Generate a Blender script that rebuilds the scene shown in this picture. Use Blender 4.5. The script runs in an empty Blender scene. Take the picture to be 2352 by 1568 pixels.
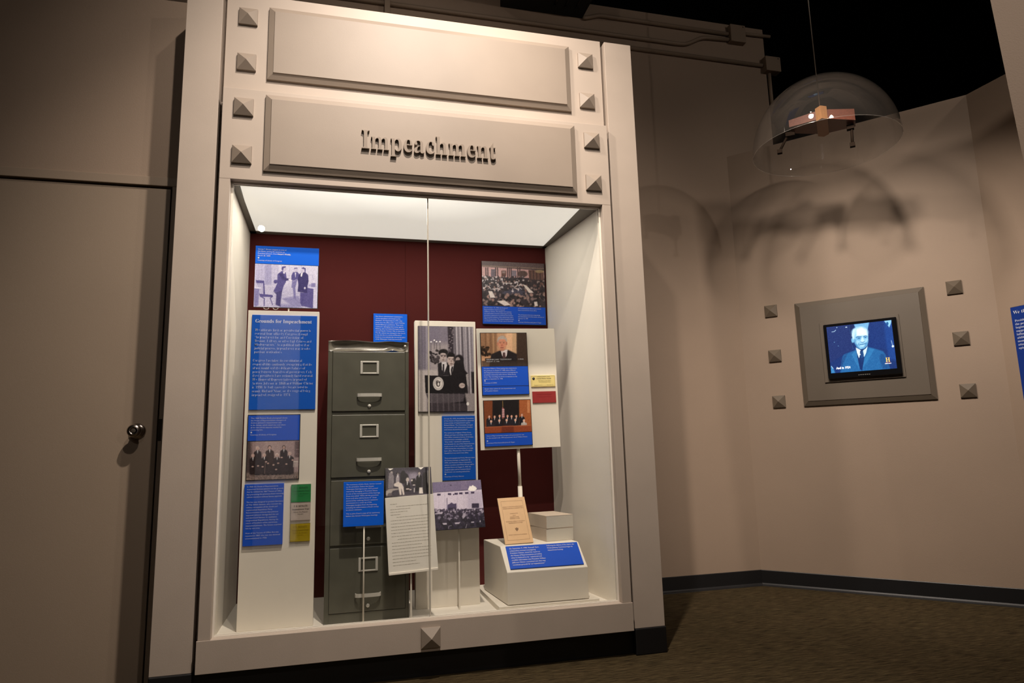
import bpy, bmesh, math, random
import numpy as np
from mathutils import Vector, Matrix

random.seed(7)
RNG = np.random.default_rng(11)
SC = bpy.context.scene
COL = SC.collection

# ------------------------------------------------------------------ camera
CAM = np.array([-0.3894, -2.9672, 0.9422])
yaw, pitch, roll = 0.2545, 0.1610, -0.0267
fw = np.array([math.sin(yaw)*math.cos(pitch), math.cos(yaw)*math.cos(pitch), math.sin(pitch)])
rt = np.array([math.cos(yaw), -math.sin(yaw), 0.0]); up = np.cross(rt, fw)
R_ = rt*math.cos(roll) + up*math.sin(roll); U_ = -rt*math.sin(roll) + up*math.cos(roll)
cd = bpy.data.cameras.new('camera'); cam = bpy.data.objects.new('camera', cd); COL.objects.link(cam)
cd.sensor_width = 36.0; cd.lens = 1527.58/2352*36.0; cd.clip_start = 0.05; cd.clip_end = 100
cam.matrix_world = Matrix(((R_[0], U_[0], -fw[0], CAM[0]), (R_[1], U_[1], -fw[1], CAM[1]),
                           (R_[2], U_[2], -fw[2], CAM[2]), (0, 0, 0, 1)))
SC.camera = cam

# ------------------------------------------------------------------ world, exposure, lights
w = bpy.data.worlds.new('world'); SC.world = w; w.use_nodes = True
w.node_tree.nodes['Background'].inputs[0].default_value = (1.0, 0.84, 0.70, 1)
w.node_tree.nodes['Background'].inputs[1].default_value = 0.002
SC.view_settings.view_transform = 'Standard'; SC.view_settings.look = 'None'
SC.view_settings.gamma = 1.0; SC.view_settings.use_curve_mapping = False
SC.view_settings.exposure = 0.0
SC.cycles.max_bounces = 8; SC.cycles.transparent_max_bounces = 16
SC.cycles.sample_clamp_indirect = 4.0

WARM = (1.0, 0.86, 0.74)
def spot(name, loc, tgt, watts, deg, blend=0.5, radius=0.03, col=WARM):
    l = bpy.data.lights.new(name, 'SPOT'); l.energy = watts; l.spot_size = math.radians(deg); l.spot_blend = blend
    l.shadow_soft_size = radius; l.color = col
    o = bpy.data.objects.new(name, l); COL.objects.link(o); o.location = loc
    o.rotation_euler = (Vector(tgt)-Vector(loc)).to_track_quat('-Z', 'Y').to_euler()
    return o
spot('track_spot', (0.00, -2.60, 4.40), (-0.02, 0.0, 2.62), 225, 64, 0.8, 0.04)
spot('track_spot', (0.04, -1.45, 4.50), (0.10, 0.12, 0.2), 590, 84, 1.0, 0.04)
spot('track_spot', (1.50, -1.29, 3.10), (2.95, 0.52, 1.30), 165, 72, 1.0, 0.06)
spot('track_spot', (1.29, -0.68, 3.10), (3.05, 0.36, 1.30), 140, 72, 1.0, 0.06)
spot('track_spot', (-0.57, -0.66, 3.70), (2.85, 0.60, 1.25), 110, 46, 0.8, 0.06)
spot('track_spot', (0.60, -4.30, 3.90), (1.8, -1.9, 2.6), 220, 50, 0.8, 0.05)  # spot added to brighten the near wall
spot('fill_spot', (-1.42, -5.80, 3.87), (0.3, 0.2, 2.0), 60, 80, 0.9, 0.04)  # fill, placed so its mirror image is the glint in the glass
spot('fill_spot', (4.40, -6.10, 3.90), (1.6, 0.4, 2.2), 150, 80, 0.9, 0.06)  # added fill to lift the shadows, kept out of the glass reflections
spot('fill_spot', (-1.0, -2.9, 4.60), (-1.0, -4.4, 1.6), 620, 34, 0.6, 0.06, (1.0, 0.92, 0.93))  # added to brighten the pillar for its reflection in the glass
def lamp(loc, sx, sy, watts):
    l = bpy.data.lights.new('case_lamp', 'AREA'); l.shape = 'RECTANGLE'; l.size = sx; l.size_y = sy; l.energy = watts; l.color = (1.0, 0.92, 0.81)
    o = bpy.data.objects.new('case_lamp', l); COL.objects.link(o); o.location = loc
lamp((-0.42, 0.25, 2.137), 0.75, 0.36, 4.8)
lamp((0.24, 0.25, 2.137), 0.75, 0.36, 4.4)

# ------------------------------------------------------------------ materials
def s2l(c):
    c = np.asarray(c, float)/255.0
    return np.where(c <= 0.04045, c/12.92, ((c+0.055)/1.055)**2.4)
def lin(c): 
    v = s2l(c); return (float(v[0]), float(v[1]), float(v[2]), 1.0)
def mat(name, col, rough=0.6, metal=0.0, var=0.06, vscale=6.0, bump=0.0, bscale=300.0, spec=0.5, stretch=None):
    """Principled surface whose colour varies a little by noise, with a fine noise bump."""
    m = bpy.data.materials.new(name); m.use_nodes = True
    nt = m.node_tree; N = nt.nodes; L = nt.links; p = N['Principled BSDF']
    tc = N.new('ShaderNodeTexCoord')
    no = N.new('ShaderNodeTexNoise'); no.inputs['Scale'].default_value = vscale; no.inputs['Detail'].default_value = 4
    src = tc.outputs['Object']
    if stretch:
        mp = N.new('ShaderNodeMapping'); mp.inputs['Scale'].default_value = stretch
        L.new(src, mp.inputs['Vector']); src = mp.outputs['Vector']
    L.new(src, no.inputs['Vector'])
    rp = N.new('ShaderNodeValToRGB')
    c = np.array(col[:3])
    rp.color_ramp.elements[0].position = 0.3; rp.color_ramp.elements[1].position = 0.7
    rp.color_ramp.elements[0].color = (*(c*(1-var)), 1); rp.color_ramp.elements[1].color = (*np.minimum(c*(1+var), 1), 1)
    L.new(no.outputs['Fac'], rp.inputs['Fac']); L.new(rp.outputs['Color'], p.inputs['Base Color'])
    p.inputs['Roughness'].default_value = rough; p.inputs['Metallic'].default_value = metal
    p.inputs['Specular IOR Level'].default_value = spec
    if bump:
        n2 = N.new('ShaderNodeTexNoise'); n2.inputs['Scale'].default_value = bscale; n2.inputs['Detail'].default_value = 2
        b = N.new('ShaderNodeBump'); b.inputs['Strength'].default_value = bump; b.inputs['Distance'].default_value = 0.002
        L.new(tc.outputs['Object'], n2.inputs['Vector']); L.new(n2.outputs['Fac'], b.inputs['Height'])
        L.new(b.outputs['Normal'], p.inputs['Normal'])
    return m
def emit(name, col, strength):
    m = mat(name, col); p = m.node_tree.nodes['Principled BSDF']
    p.inputs['Emission Color'].default_value = (*col[:3], 1); p.inputs['Emission Strength'].default_value = strength
    return m
def glass(name, base=0.04, tint=(1, 1, 1), rough=0.0, haze=0.0, hazecol=(0.5, 0.5, 0.5), power=5.0):
    """Clear sheet: see-through, mirror reflection growing towards grazing, an optional painted haze."""
    m = bpy.data.materials.new(name); m.use_nodes = True
    nt = m.node_tree; N = nt.nodes; L = nt.links; N.remove(N['Principled BSDF'])
    out = [n for n in N if n.type == 'OUTPUT_MATERIAL'][0]
    lw = N.new('ShaderNodeLayerWeight'); lw.inputs['Blend'].default_value = 0.5
    pw = N.new('ShaderNodeMath'); pw.operation = 'POWER'; pw.inputs[1].default_value = power
    L.new(lw.outputs['Facing'], pw.inputs[0])
    ma = N.new('ShaderNodeMath'); ma.operation = 'MULTIPLY_ADD'; ma.inputs[1].default_value = 1-base; ma.inputs[2].default_value = base
    L.new(pw.outputs[0], ma.inputs[0])
    tr = N.new('ShaderNodeBsdfTransparent'); tr.inputs[0].default_value = (*tint, 1)
    gl = N.new('ShaderNodeBsdfGlossy'); gl.inputs['Roughness'].default_value = rough
    mx = N.new('ShaderNodeMixShader'); L.new(ma.outputs[0], mx.inputs[0]); L.new(tr.outputs[0], mx.inputs[1]); L.new(gl.outputs[0], mx.inputs[2])
    last = mx
    if haze:
        df = N.new('ShaderNodeBsdfDiffuse'); df.inputs[0].default_value = (*hazecol, 1)
        no = N.new('ShaderNodeTexNoise'); no.inputs['Scale'].default_value = 9.0
        hm = N.new('ShaderNodeMath'); hm.operation = 'MULTIPLY_ADD'; hm.inputs[1].default_value = haze*.3; hm.inputs[2].default_value = haze*.85
        L.new(no.outputs['Fac'], hm.inputs[0])
        m2 = N.new('ShaderNodeMixShader'); L.new(hm.outputs[0], m2.inputs[0]); L.new(mx.outputs[0], m2.inputs[1]); L.new(df.outputs[0], m2.inputs[2]); last = m2
    L.new(last.outputs[0], out.inputs['Surface'])
    return m
def printmat(name, rough=0.38, glow=0.0):
    m = bpy.data.materials.new(name); m.use_nodes = True
    nt = m.node_tree; p = nt.nodes['Principled BSDF']
    a = nt.nodes.new('ShaderNodeAttribute'); a.attribute_name = 'ink'
    nt.links.new(a.outputs['Color'], p.inputs['Base Color']); p.inputs['Roughness'].default_value = rough
    if glow:
        nt.links.new(a.outputs['Color'], p.inputs['Emission Color']); p.inputs['Emission Strength'].default_value = glow
        p.inputs['Base Color'].default_value = (0.01, 0.01, 0.01, 1)
        for l in list(p.inputs['Base Color'].links): nt.links.remove(l)
    return m

M = {}
M['paint'] = mat('cream_case_paint', (0.44, 0.372, 0.312), 0.5, var=0.03, bump=0.12, bscale=420)
M['panel'] = mat('taupe_panel_paint', (0.285, 0.234, 0.188), 0.5, var=0.03, bump=0.12, bscale=420)
M['wall'] = mat('tan_wall_paint', (0.305, 0.228, 0.168), 0.65, var=0.04, vscale=2.0, bump=0.25, bscale=260)
M['door'] = mat('tan_door_paint', (0.30, 0.233, 0.172), 0.5, var=0.03, vscale=2.0, bump=0.1, bscale=260)
M['surround'] = mat('olive_taupe_paint', (0.105, 0.083, 0.060), 0.55, var=0.03, bump=0.15, bscale=420)
M['stud'] = mat('taupe_stud_paint', (0.285, 0.235, 0.190), 0.5, var=0.03, bump=0.1, bscale=420)
M['wallstud'] = mat('olive_stud_paint', (0.125, 0.098, 0.070), 0.5, var=0.03, bump=0.1, bscale=420)
M['black'] = mat('black_vinyl', (0.006, 0.006, 0.007), 0.45, var=0.1)
M['void'] = mat('black_ceiling_paint', (0.004, 0.004, 0.004), 0.9, var=0.2)
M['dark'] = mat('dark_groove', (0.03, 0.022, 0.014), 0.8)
M['maroon'] = mat('maroon_felt', (0.085, 0.017, 0.016), 0.95, var=0.28, vscale=520, spec=0.1)
M['white'] = mat('white_board', (0.80, 0.745, 0.65), 0.55, var=0.02)
M['lining'] = mat('white_lining', (0.80, 0.75, 0.665), 0.6, var=0.02, bump=0.03)
M['trim'] = mat('grey_metal_trim', (0.15, 0.135, 0.115), 0.45, var=0.04)
M['edge'] = mat('glass_polished_edge', (0.50, 0.47, 0.40), 0.25, var=0.1)
M['cab'] = mat('grey_green_enamel', (0.105, 0.103, 0.080), 0.33, var=0.10, vscale=14, bump=0.1, bscale=700)
M['cabtop'] = mat('scuffed_grey_enamel', (0.20, 0.185, 0.15), 0.3, var=0.25, vscale=18, bump=0.2, bscale=200)
M['chrome'] = mat('brushed_nickel', (0.66, 0.64, 0.58), 0.42, 0.25, var=0.05)
M['knob'] = mat('aged_steel', (0.42, 0.37, 0.33), 0.22, 1.0, var=0.08)
M['blue'] = mat('blue_print', (0.003, 0.150, 0.92), 0.55, var=0.02, spec=0.2)
M['midblue'] = mat('mid_blue_print', (0.004, 0.095, 0.52), 0.55, var=0.02, spec=0.2)
M['navy'] = mat('deep_blue_print', (0.010, 0.085, 0.58), 0.55, var=0.02, spec=0.2)
M['deepnavy'] = mat('dark_navy_print', (0.007, 0.034, 0.23), 0.55, var=0.02, spec=0.2)
M['letter'] = mat('brown_taupe_letter', (0.22, 0.172, 0.130), 0.5)
M['bookcover'] = mat('pale_buff_cover', (0.58, 0.48, 0.38), 0.6)
M['ink'] = mat('white_ink', (0.74, 0.76, 0.80), 0.5, var=0.01)
M['inkdim'] = mat('pale_blue_ink', (0.50, 0.56, 0.74), 0.5, var=0.01)
M['dkink'] = mat('black_ink', (0.03, 0.028, 0.025), 0.6)
M['type'] = mat('grey_typewriter_ink', (0.42, 0.39, 0.33), 0.7)
M['paper'] = mat('cream_paper', (0.86, 0.82, 0.74), 0.7, var=0.03)
M['blackboard'] = mat('black_foam_edge', (0.012, 0.012, 0.014), 0.5)
M['print'] = printmat('printed_picture')
M['screen'] = printmat('lit_screen', 0.2, 1.2)
M['green'] = mat('green_card', lin((40, 150, 82)), 0.6, var=0.05, vscale=40)
M['yellow'] = mat('yellow_card', lin((190, 165, 5)), 0.6, var=0.06, vscale=40)
M['pink'] = mat('pale_pink_card', lin((212, 196, 188)), 0.6, var=0.04, vscale=40)
M['cream'] = mat('pale_yellow_card', lin((236, 216, 140)), 0.6, var=0.04, vscale=40)
M['red'] = mat('red_card', lin((150, 36, 38)), 0.6, var=0.06, vscale=40)
M['kraft'] = mat('tan_booklet_cover', lin((216, 176, 130)), 0.45, var=0.04, vscale=20)
M['kraftink'] = mat('brown_ink', lin((130, 96, 62)), 0.6)
M['pages'] = mat('page_edges', (0.64, 0.60, 0.52), 0.8, var=0.06, vscale=60, stretch=(1, 1, 25), bump=0.2)
M['acrylic'] = glass('clear_acrylic', 0.05, (0.97, 0.97, 0.96), 0.02)
M['glass'] = glass('display_glass', 0.04, (0.985, 0.99, 0.985), 0.0)
M['dome'] = glass('hazy_clear_dome', 0.045, (0.93, 0.93, 0.925), 0.02, 0.010, (0.6, 0.55, 0.5), 2.1)  # grey haze mixed in for the veil of room reflections
M['rim'] = glass('polished_acrylic_rim', 0.12, (0.95, 0.95, 0.94), 0.1, 0.05, (0.7, 0.66, 0.6), 3.0)
M['redwood'] = mat('red_brown_wood', (0.085, 0.020, 0.008), 0.45, var=0.25, vscale=30, stretch=(1, 8, 8))
M['palewood'] = mat('light_maple_wood', (0.26, 0.125, 0.05), 0.45, var=0.12, vscale=40, stretch=(8, 8, 1))
M['bracket'] = mat('dark_brown_bracket', (0.012, 0.007, 0.004), 0.85, spec=0.1)
M['cable'] = mat('steel_cable', (0.5, 0.47, 0.43), 0.3, 1.0)
M['tv'] = mat('glossy_black_plastic', (0.006, 0.006, 0.007), 0.12)
M['pillar'] = mat('pale_pillar_plaster', (0.74, 0.72, 0.74), 0.7)
M['conduit'] = mat('painted_conduit', (0.25, 0.188, 0.135), 0.6, var=0.05)
M['gold'] = emit('logo_gold', lin((245, 190, 90)), 0.9)
M['glowwhite'] = emit('caption_white', (0.9, 0.95, 1.0), 1.0)

# luminous ceiling of the display case: a diffuser in front of two lamps near the front
def lightpanel():
    m = bpy.data.materials.new('lit_diffuser'); m.use_nodes = True
    nt = m.node_tree; N = nt.nodes; L = nt.links; p = N['Principled BSDF']
    tc = N.new('ShaderNodeTexCoord'); tot = None
    for cx in (-0.42, 0.02):
        mp = N.new('ShaderNodeMapping'); mp.inputs['Location'].default_value = (-cx*2.2, -0.02*2.6, 0); mp.inputs['Scale'].default_value = (2.2, 2.6, 0)
        g = N.new('ShaderNodeTexGradient'); g.gradient_type = 'SPHERICAL'
        L.new(tc.outputs['Object'], mp.inputs['Vector']); L.new(mp.outputs['Vector'], g.inputs['Vector'])
        if tot is None: tot = g.outputs['Fac']
        else:
            a = N.new('ShaderNodeMath'); a.operation = 'ADD'; L.new(tot, a.inputs[0]); L.new(g.outputs['Fac'], a.inputs[1]); tot = a.outputs[0]
    a = N.new('ShaderNodeMath'); a.operation = 'MULTIPLY_ADD'; a.inputs[1].default_value = 0.42; a.inputs[2].default_value = 0.64
    L.new(tot, a.inputs[0]); L.new(a.outputs[0], p.inputs['Emission Strength'])
    p.inputs['Emission Color'].default_value = (1.0, 0.93, 0.82, 1); p.inputs['Base Color'].default_value = (0.6, 0.58, 0.54, 1)
    p.inputs['Roughness'].default_value = 0.6
    return m
M['lightpanel'] = lightpanel()

def carpet():
    m = bpy.data.materials.new('streaky_brown_carpet'); m.use_nodes = True
    nt = m.node_tree; N = nt.nodes; L = nt.links; p = N['Principled BSDF']
    tc = N.new('ShaderNodeTexCoord')
    mp = N.new('ShaderNodeMapping'); mp.inputs['Scale'].default_value = (12, 130, 1); L.new(tc.outputs['Object'], mp.inputs['Vector'])
    n1 = N.new('ShaderNodeTexNoise'); n1.inputs['Scale'].default_value = 1.0; n1.inputs['Detail'].default_value = 5; n1.inputs['Roughness'].default_value = 0.7
    L.new(mp.outputs['Vector'], n1.inputs['Vector'])
    rp = N.new('ShaderNodeValToRGB'); e = rp.color_ramp.elements
    e[0].position = 0.36; e[0].color = (0.017, 0.012, 0.006, 1); e[1].position = 0.66; e[1].color = (0.095, 0.072, 0.037, 1)
    x = e.new(0.5); x.color = (0.054, 0.040, 0.020, 1)
    L.new(n1.outputs['Fac'], rp.inputs['Fac'])
    n2 = N.new('ShaderNodeTexNoise'); n2.inputs['Scale'].default_value = 5.0; L.new(tc.outputs['Object'], n2.inputs['Vector'])
    mx = N.new('ShaderNodeMix'); mx.data_type = 'RGBA'; mx.blend_type = 'MULTIPLY'; mx.inputs[0].default_value = 0.5
    r2 = N.new('ShaderNodeValToRGB'); r2.color_ramp.elements[0].color = (0.6, 0.62, 0.5, 1); r2.color_ramp.elements[1].color = (1.1, 0.95, 0.85, 1)
    L.new(n2.outputs['Fac'], r2.inputs['Fac']); L.new(rp.outputs['Color'], mx.inputs[6]); L.new(r2.outputs['Color'], mx.inputs[7])
    L.new(mx.outputs[2], p.inputs['Base Color'])
    p.inputs['Roughness'].default_value = 0.95; p.inputs['Specular IOR Level'].default_value = 0.1
    b = N.new('ShaderNodeBump'); b.inputs['Strength'].default_value = 0.6; b.inputs['Distance'].default_value = 0.004
    L.new(n1.outputs['Fac'], b.inputs['Height']); L.new(b.outputs['Normal'], p.inputs['Normal'])
    return m
M['carpet'] = carpet()

# ------------------------------------------------------------------ mesh helpers
def bx(bm, x0, x1, y0, y1, z0, z1, bev=0.0, mi=0):
    r = bmesh.ops.create_cube(bm, size=1.0)['verts']
    for v in r:
        v.co = Vector((x0+(v.co.x+.5)*(x1-x0), y0+(v.co.y+.5)*(y1-y0), z0+(v.co.z+.5)*(z1-z0)))
    fs = {f for v in r for f in v.link_faces}
    for f in fs: f.material_index = mi
    if bev:
        es = {e for v in r for e in v.link_edges}
        bmesh.ops.bevel(bm, geom=list(es), offset=bev, segments=2, affect='EDGES', profile=0.5)
def hull(bm, pts, faces, mi=0):
    vs = [bm.verts.new(p) for p in pts]
    for f in faces:
        try: bm.faces.new([vs[i] for i in f]).material_index = mi
        except ValueError: pass
def prism(bm, poly, fn, d0, d1, mi=0):
    """poly of 2-D points pushed from depth d0 to d1; fn(a,b,d) -> xyz"""
    n = len(poly)
    a = [bm.verts.new(fn(p[0], p[1], d0)) for p in poly]; b = [bm.verts.new(fn(p[0], p[1], d1)) for p in poly]
    bm.faces.new(a[::-1]).material_index = mi; bm.faces.new(b).material_index = mi
    for i in range(n):
        bm.faces.new((a[i], a[(i+1) % n], b[(i+1) % n], b[i])).material_index = mi
def tube(bm, pts, r, seg=12, caps=True):
    pts = [Vector(p) for p in pts]; rings = []
    ref = Vector((0, 0, 1))
    for i, p in enumerate(pts):
        t = (pts[min(i+1, len(pts)-1)]-pts[max(i-1, 0)]).normalized()
        rf = ref if abs(t.dot(ref)) < 0.95 else Vector((0, 1, 0))
        u = t.cross(rf).normalized(); v = u.cross(t)
        rr = r[i] if isinstance(r, (list, tuple)) else r
        rings.append([bm.verts.new(p+(u*math.cos(2*math.pi*k/seg)+v*math.sin(2*math.pi*k/seg))*rr) for k in range(seg)])
    for a, b in zip(rings, rings[1:]):
        for k in range(seg):
            f = bm.faces.new((a[k], a[(k+1) % seg], b[(k+1) % seg], b[k])); f.smooth = True
    if caps:
        bm.faces.new(rings[0][::-1]); bm.faces.new(rings[-1])
def lathe(bm, prof, origin, axis, seg=32, smooth=True):
    """prof: (radius, height along axis)"""
    axis = Vector(axis).normalized(); o = Vector(origin)
    rf = Vector((0, 0, 1)) if abs(axis.z) < .9 else Vector((1, 0, 0))
    u = axis.cross(rf).normalized(); v = axis.cross(u)
    rings = []
    for r, h in prof:
        if r < 1e-6: rings.append([bm.verts.new(o+axis*h)])
        else: rings.append([bm.verts.new(o+axis*h+(u*math.cos(2*math.pi*k/seg)+v*math.sin(2*math.pi*k/seg))*r) for k in range(seg)])
    for a, b in zip(rings, rings[1:]):
        for k in range(seg):
            q = [a[k % len(a)], a[(k+1) % len(a)], b[(k+1) % len(b)], b[k % len(b)]]
            q2 = []
            for x in q:
                if x not in q2: q2.append(x)
            if len(q2) > 2:
                f = bm.faces.new(q2); f.smooth = smooth
def obj(name, bm, mats, parent=None, at=None):
    bmesh.ops.recalc_face_normals(bm, faces=bm.faces)
    me = bpy.data.meshes.new(name); bm.to_mesh(me); bm.free()
    for m in (mats if isinstance(mats, (list, tuple)) else [mats]): me.materials.append(m)
    o = bpy.data.objects.new(name, me); COL.objects.link(o)
    if at is not None: o.location = at
    if parent is not None: o.parent = parent
    return o
def new(): return bmesh.new()
def boxobj(name, dims, m, parent=None, bev=0.0):
    b = new(); bx(b, *dims, bev=bev); return obj(name, b, m, parent)
def empty(name, loc=(0, 0, 0), rz=0.0):
    o = bpy.data.objects.new(name, None); COL.objects.link(o); o.location = loc; o.rotation_euler = (0, 0, rz); o.empty_display_size = 0.1
    return o
def tag(o, label, cat, group=None):
    o['label'] = label; o['category'] = cat
    if group: o['group'] = group
    return o
def struct(o): o['kind'] = 'structure'; return o
def inst(o, name, parent, mw=None, loc=None):
    c = o.copy(); c.name = name; COL.objects.link(c); c.parent = parent
    if loc is not None: c.location = loc
    return c

# local frame of a face-on board: origin bottom centre of the front face, x right, y up, z towards the viewer
def frame(x, y, z, lean=0.0, roll=0.0, yaw=0.0):
    B = Matrix(((1, 0, 0), (0, 0, -1), (0, 1, 0))).to_4x4()
    return Matrix.Translation((x, y, z)) @ Matrix.Rotation(yaw, 4, 'Z') @ Matrix.Rotation(-lean, 4, 'X') @ B @ Matrix.Rotation(roll, 4, 'Z')
BOLD = {}
for i in range(26):
    BOLD[chr(65+i)] = chr(0x1D400+i); BOLD[chr(97+i)] = chr(0x1D41A+i)
for i in range(10): BOLD[chr(48+i)] = chr(0x1D7CE+i)
def serif(s): return ''.join(BOLD.get(c, c) for c in s)
def textmesh(body, size, lead=1.0, align='LEFT', extrude=0.0, thin=0.0, res=2, space=1.0):
    c = bpy.data.curves.new('t', 'FONT'); c.body = body; c.size = size; c.space_line = lead; c.align_x = align
    c.extrude = extrude; c.offset = thin; c.resolution_u = res; c.space_character = space
    o = bpy.data.objects.new('t', c); COL.objects.link(o)
    dg = bpy.context.evaluated_depsgraph_get()
    me = bpy.data.meshes.new_from_object(o.evaluated_get(dg))
    bpy.data.objects.remove(o); bpy.data.curves.remove(c)
    return me
def lettering(parent, body, x, y, size, m, z=0.0011, lead=1.0, width=None, align='LEFT', ser=False, thin=0.0, name='lettering', space=1.0):
    """first baseline at local (x, y); width squeezes the block to that width"""
    me = textmesh(serif(body) if ser else body, size, lead, align, thin=thin, space=space)
    me.name = name; me.materials.clear(); me.materials.append(m)
    o = bpy.data.objects.new(name, me); COL.objects.link(o); o.parent = parent
    k = 1.0
    if width and len(me.vertices):
        xs = [v.co.x for v in me.vertices]; k = width/(max(xs)-min(xs))
    o.location = (x, y, z); o.scale = (k, 1, 1)
    return o
def slab(parent, w, h, t, m, name='backing', y0=0.0, x0=None, z=0.0, bev=0.0):
    x0 = -w/2 if x0 is None else x0
    b = new(); bx(b, x0, x0+w, y0, y0+h, z-t, z, bev); return obj(name, b, m, parent)

# ------------------------------------------------------------------ printed pictures, drawn here shape by shape
class Pic:
    def __init__(s, quad, n, bg):
        q = np.array(quad, float); s.W = n
        s.H = int(round(n*(np.linalg.norm(q[3]-q[0])/np.linalg.norm(q[1]-q[0]))))
        s.K = 2
        u, v = np.meshgrid(np.linspace(0, 1, s.W*2), np.linspace(0, 1, s.H*2))
        u = u[..., None]; v = v[..., None]
        P = (q[0]*(1-u)+q[1]*u)*(1-v)+(q[3]*(1-u)+q[2]*u)*v
        s.X, s.Y = P[..., 0], P[..., 1]; s.u, s.v = u[..., 0], v[..., 0]
        s.A = np.ones(s.X.shape+(3,))*np.array(bg, float)
        s.px = abs(q[1]-q[0])[0]/(s.W*2)
    def mix(s, m, c, a=1.0): s.A += (m*a)[..., None]*(np.array(c, float)-s.A); return s
    def blurm(s, m, r):
        r = int(round(r/s.px))
        if r < 1: return m
        for ax in (0, 1):
            p = np.pad(m, [(r+1, r) if k == ax else (0, 0) for k in (0, 1)], mode='edge'); c = np.cumsum(p, ax)
            m = (np.take(c, range(2*r+1, c.shape[ax]), ax)-np.take(c, range(0, c.shape[ax]-2*r-1), ax))/(2*r+1)
        return m
    def poly(s, pts, c, a=1.0, soft=0.0):
        m = np.zeros(s.X.shape, bool); n = len(pts)
        for i in range(n):
            (x1, y1), (x2, y2) = pts[i], pts[(i+1) % n]
            if y1 == y2: continue
            m ^= ((s.Y > y1) != (s.Y > y2)) & (s.X < (x2-x1)*(s.Y-y1)/(y2-y1)+x1)
        return s.mix(s.blurm(m.astype(float), soft), c, a)
    def rect(s, x0, y0, x1, y1, c, a=1.0, soft=0.0): return s.poly([(x0, y0), (x1, y0), (x1, y1), (x0, y1)], c, a, soft)
    def ell(s, cx, cy, rx, ry, c, a=1.0, rot=0.0, soft=0.15):
        dx, dy = s.X-cx, s.Y-cy; co, si = math.cos(rot), math.sin(rot)
        d = np.sqrt(((dx*co+dy*si)/rx)**2+((-dx*si+dy*co)/ry)**2)
        return s.mix(np.clip((1+soft-d)/(2*soft), 0, 1), c, a)
    def line(s, pts, wd, c, a=1.0):
        m = np.zeros(s.X.shape)
        for (x1, y1), (x2, y2) in zip(pts, pts[1:]):
            L2 = max((x2-x1)**2+(y2-y1)**2, 1e-6)
            t = np.clip(((s.X-x1)*(x2-x1)+(s.Y-y1)*(y2-y1))/L2, 0, 1)
            d = np.hypot(s.X-(x1+t*(x2-x1)), s.Y-(y1+t*(y2-y1)))
            m = np.maximum(m, np.clip((wd/2+s.px-d)/(2*s.px), 0, 1))
        return s.mix(m, c, a)
    def noise(s, amp, r=1.0):
        n = RNG.normal(0, 1, s.X.shape); n = s.blurm(n, r*s.px) if r >= 1 else n
        s.A += (n/(n.std()+1e-9)*amp)[..., None]; return s
    def crowd(s, x0, y0, x1, y1, n, rx, ry, cols, a=0.9):
        for _ in range(n):
            c = cols[RNG.integers(len(cols))]
            s.ell(x0+RNG.random()*(x1-x0), y0+RNG.random()*(y1-y0), rx*(.6+.8*RNG.random()), ry*(.6+.8*RNG.random()), c, a, RNG.random()*3)
        return s
    def person(s, cx, top, hr, sh, bottom, coat, skin, hair=None, shirt=(205, 205, 210), tie=None):
        """standing or seated figure seen from the front: head radius hr, shoulder half-width sh"""
        hy = top+hr*1.25; sy = hy+hr*1.5
        s.poly([(cx-hr*.6, hy), (cx+hr*.6, hy), (cx+hr*.9, sy), (cx+sh*.85, sy+hr*.5), (cx+sh, sy+hr*1.6), (cx+sh*.95, bottom), (cx-sh*.95, bottom), (cx-sh, sy+hr*1.6), (cx-sh*.85, sy+hr*.5), (cx-hr*.9, sy)], coat, 1, hr*.12)
        s.poly([(cx-hr*.45, sy-hr*.3), (cx+hr*.45, sy-hr*.3), (cx+.05*hr, sy+hr*1.7), (cx-.05*hr, sy+hr*1.7)], shirt, .9)
        if tie: s.poly([(cx-hr*.12, sy), (cx+hr*.12, sy), (cx+.1*hr, sy+hr*1.7), (cx-.1*hr, sy+hr*1.7)], tie)
        if hair is not None: s.ell(cx, hy-hr*.2, hr*1.08, hr*1.2, hair)
        s.ell(cx, hy+hr*.1, hr*.85, hr*1.1, skin)
        dk = np.array(skin)*.62
        s.ell(cx-hr*.34, hy-hr*.02, hr*.2, hr*.1, dk, .8); s.ell(cx+hr*.34, hy-hr*.02, hr*.2, hr*.1, dk, .8)
        s.ell(cx, hy+hr*.62, hr*.3, hr*.09, dk, .6); s.ell(cx+hr*.08, hy+hr*.3, hr*.1, hr*.2, np.array(skin)*.75, .7)
        return s
    def mesh(s, name, w, h, m, parent, x0, y0, z=0.0007, gain=1.0):
        A = s.A.reshape(s.H, 2, s.W, 2, 3).mean((1, 3))
        A = s2l(np.clip(A, 0, 255))*gain
        W, H = s.W, s.H
        xs = np.linspace(x0, x0+w, W); ys = np.linspace(y0+h, y0, H)
        X, Y = np.meshgrid(xs, ys)
        co = np.stack([X, Y, np.full(X.shape, z)], -1).reshape(-1, 3)
        i = np.arange(W*H).reshape(H, W)
        fc = np.stack([i[1:, :-1], i[1:, 1:], i[:-1, 1:], i[:-1, :-1]], -1).reshape(-1, 4)
        me = bpy.data.meshes.new(name); me.vertices.add(len(co)); me.vertices.foreach_set('co', co.ravel())
        me.loops.add(fc.size); me.loops.foreach_set('vertex_index', fc.ravel().astype(np.int32))
        me.polygons.add(len(fc)); me.polygons.foreach_set('loop_start', np.arange(0, fc.size, 4, dtype=np.int32))
        try: me.polygons.foreach_set('loop_total', np.full(len(fc), 4, dtype=np.int32))
        except Exception: pass
        me.update(calc_edges=True); me.validate()
        at = me.color_attributes.new('ink', 'FLOAT_COLOR', 'POINT')
        rgba = np.ones((W*H, 4), np.float32); rgba[:, :3] = np.clip(A.reshape(-1, 3), 0, 4)
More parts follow.
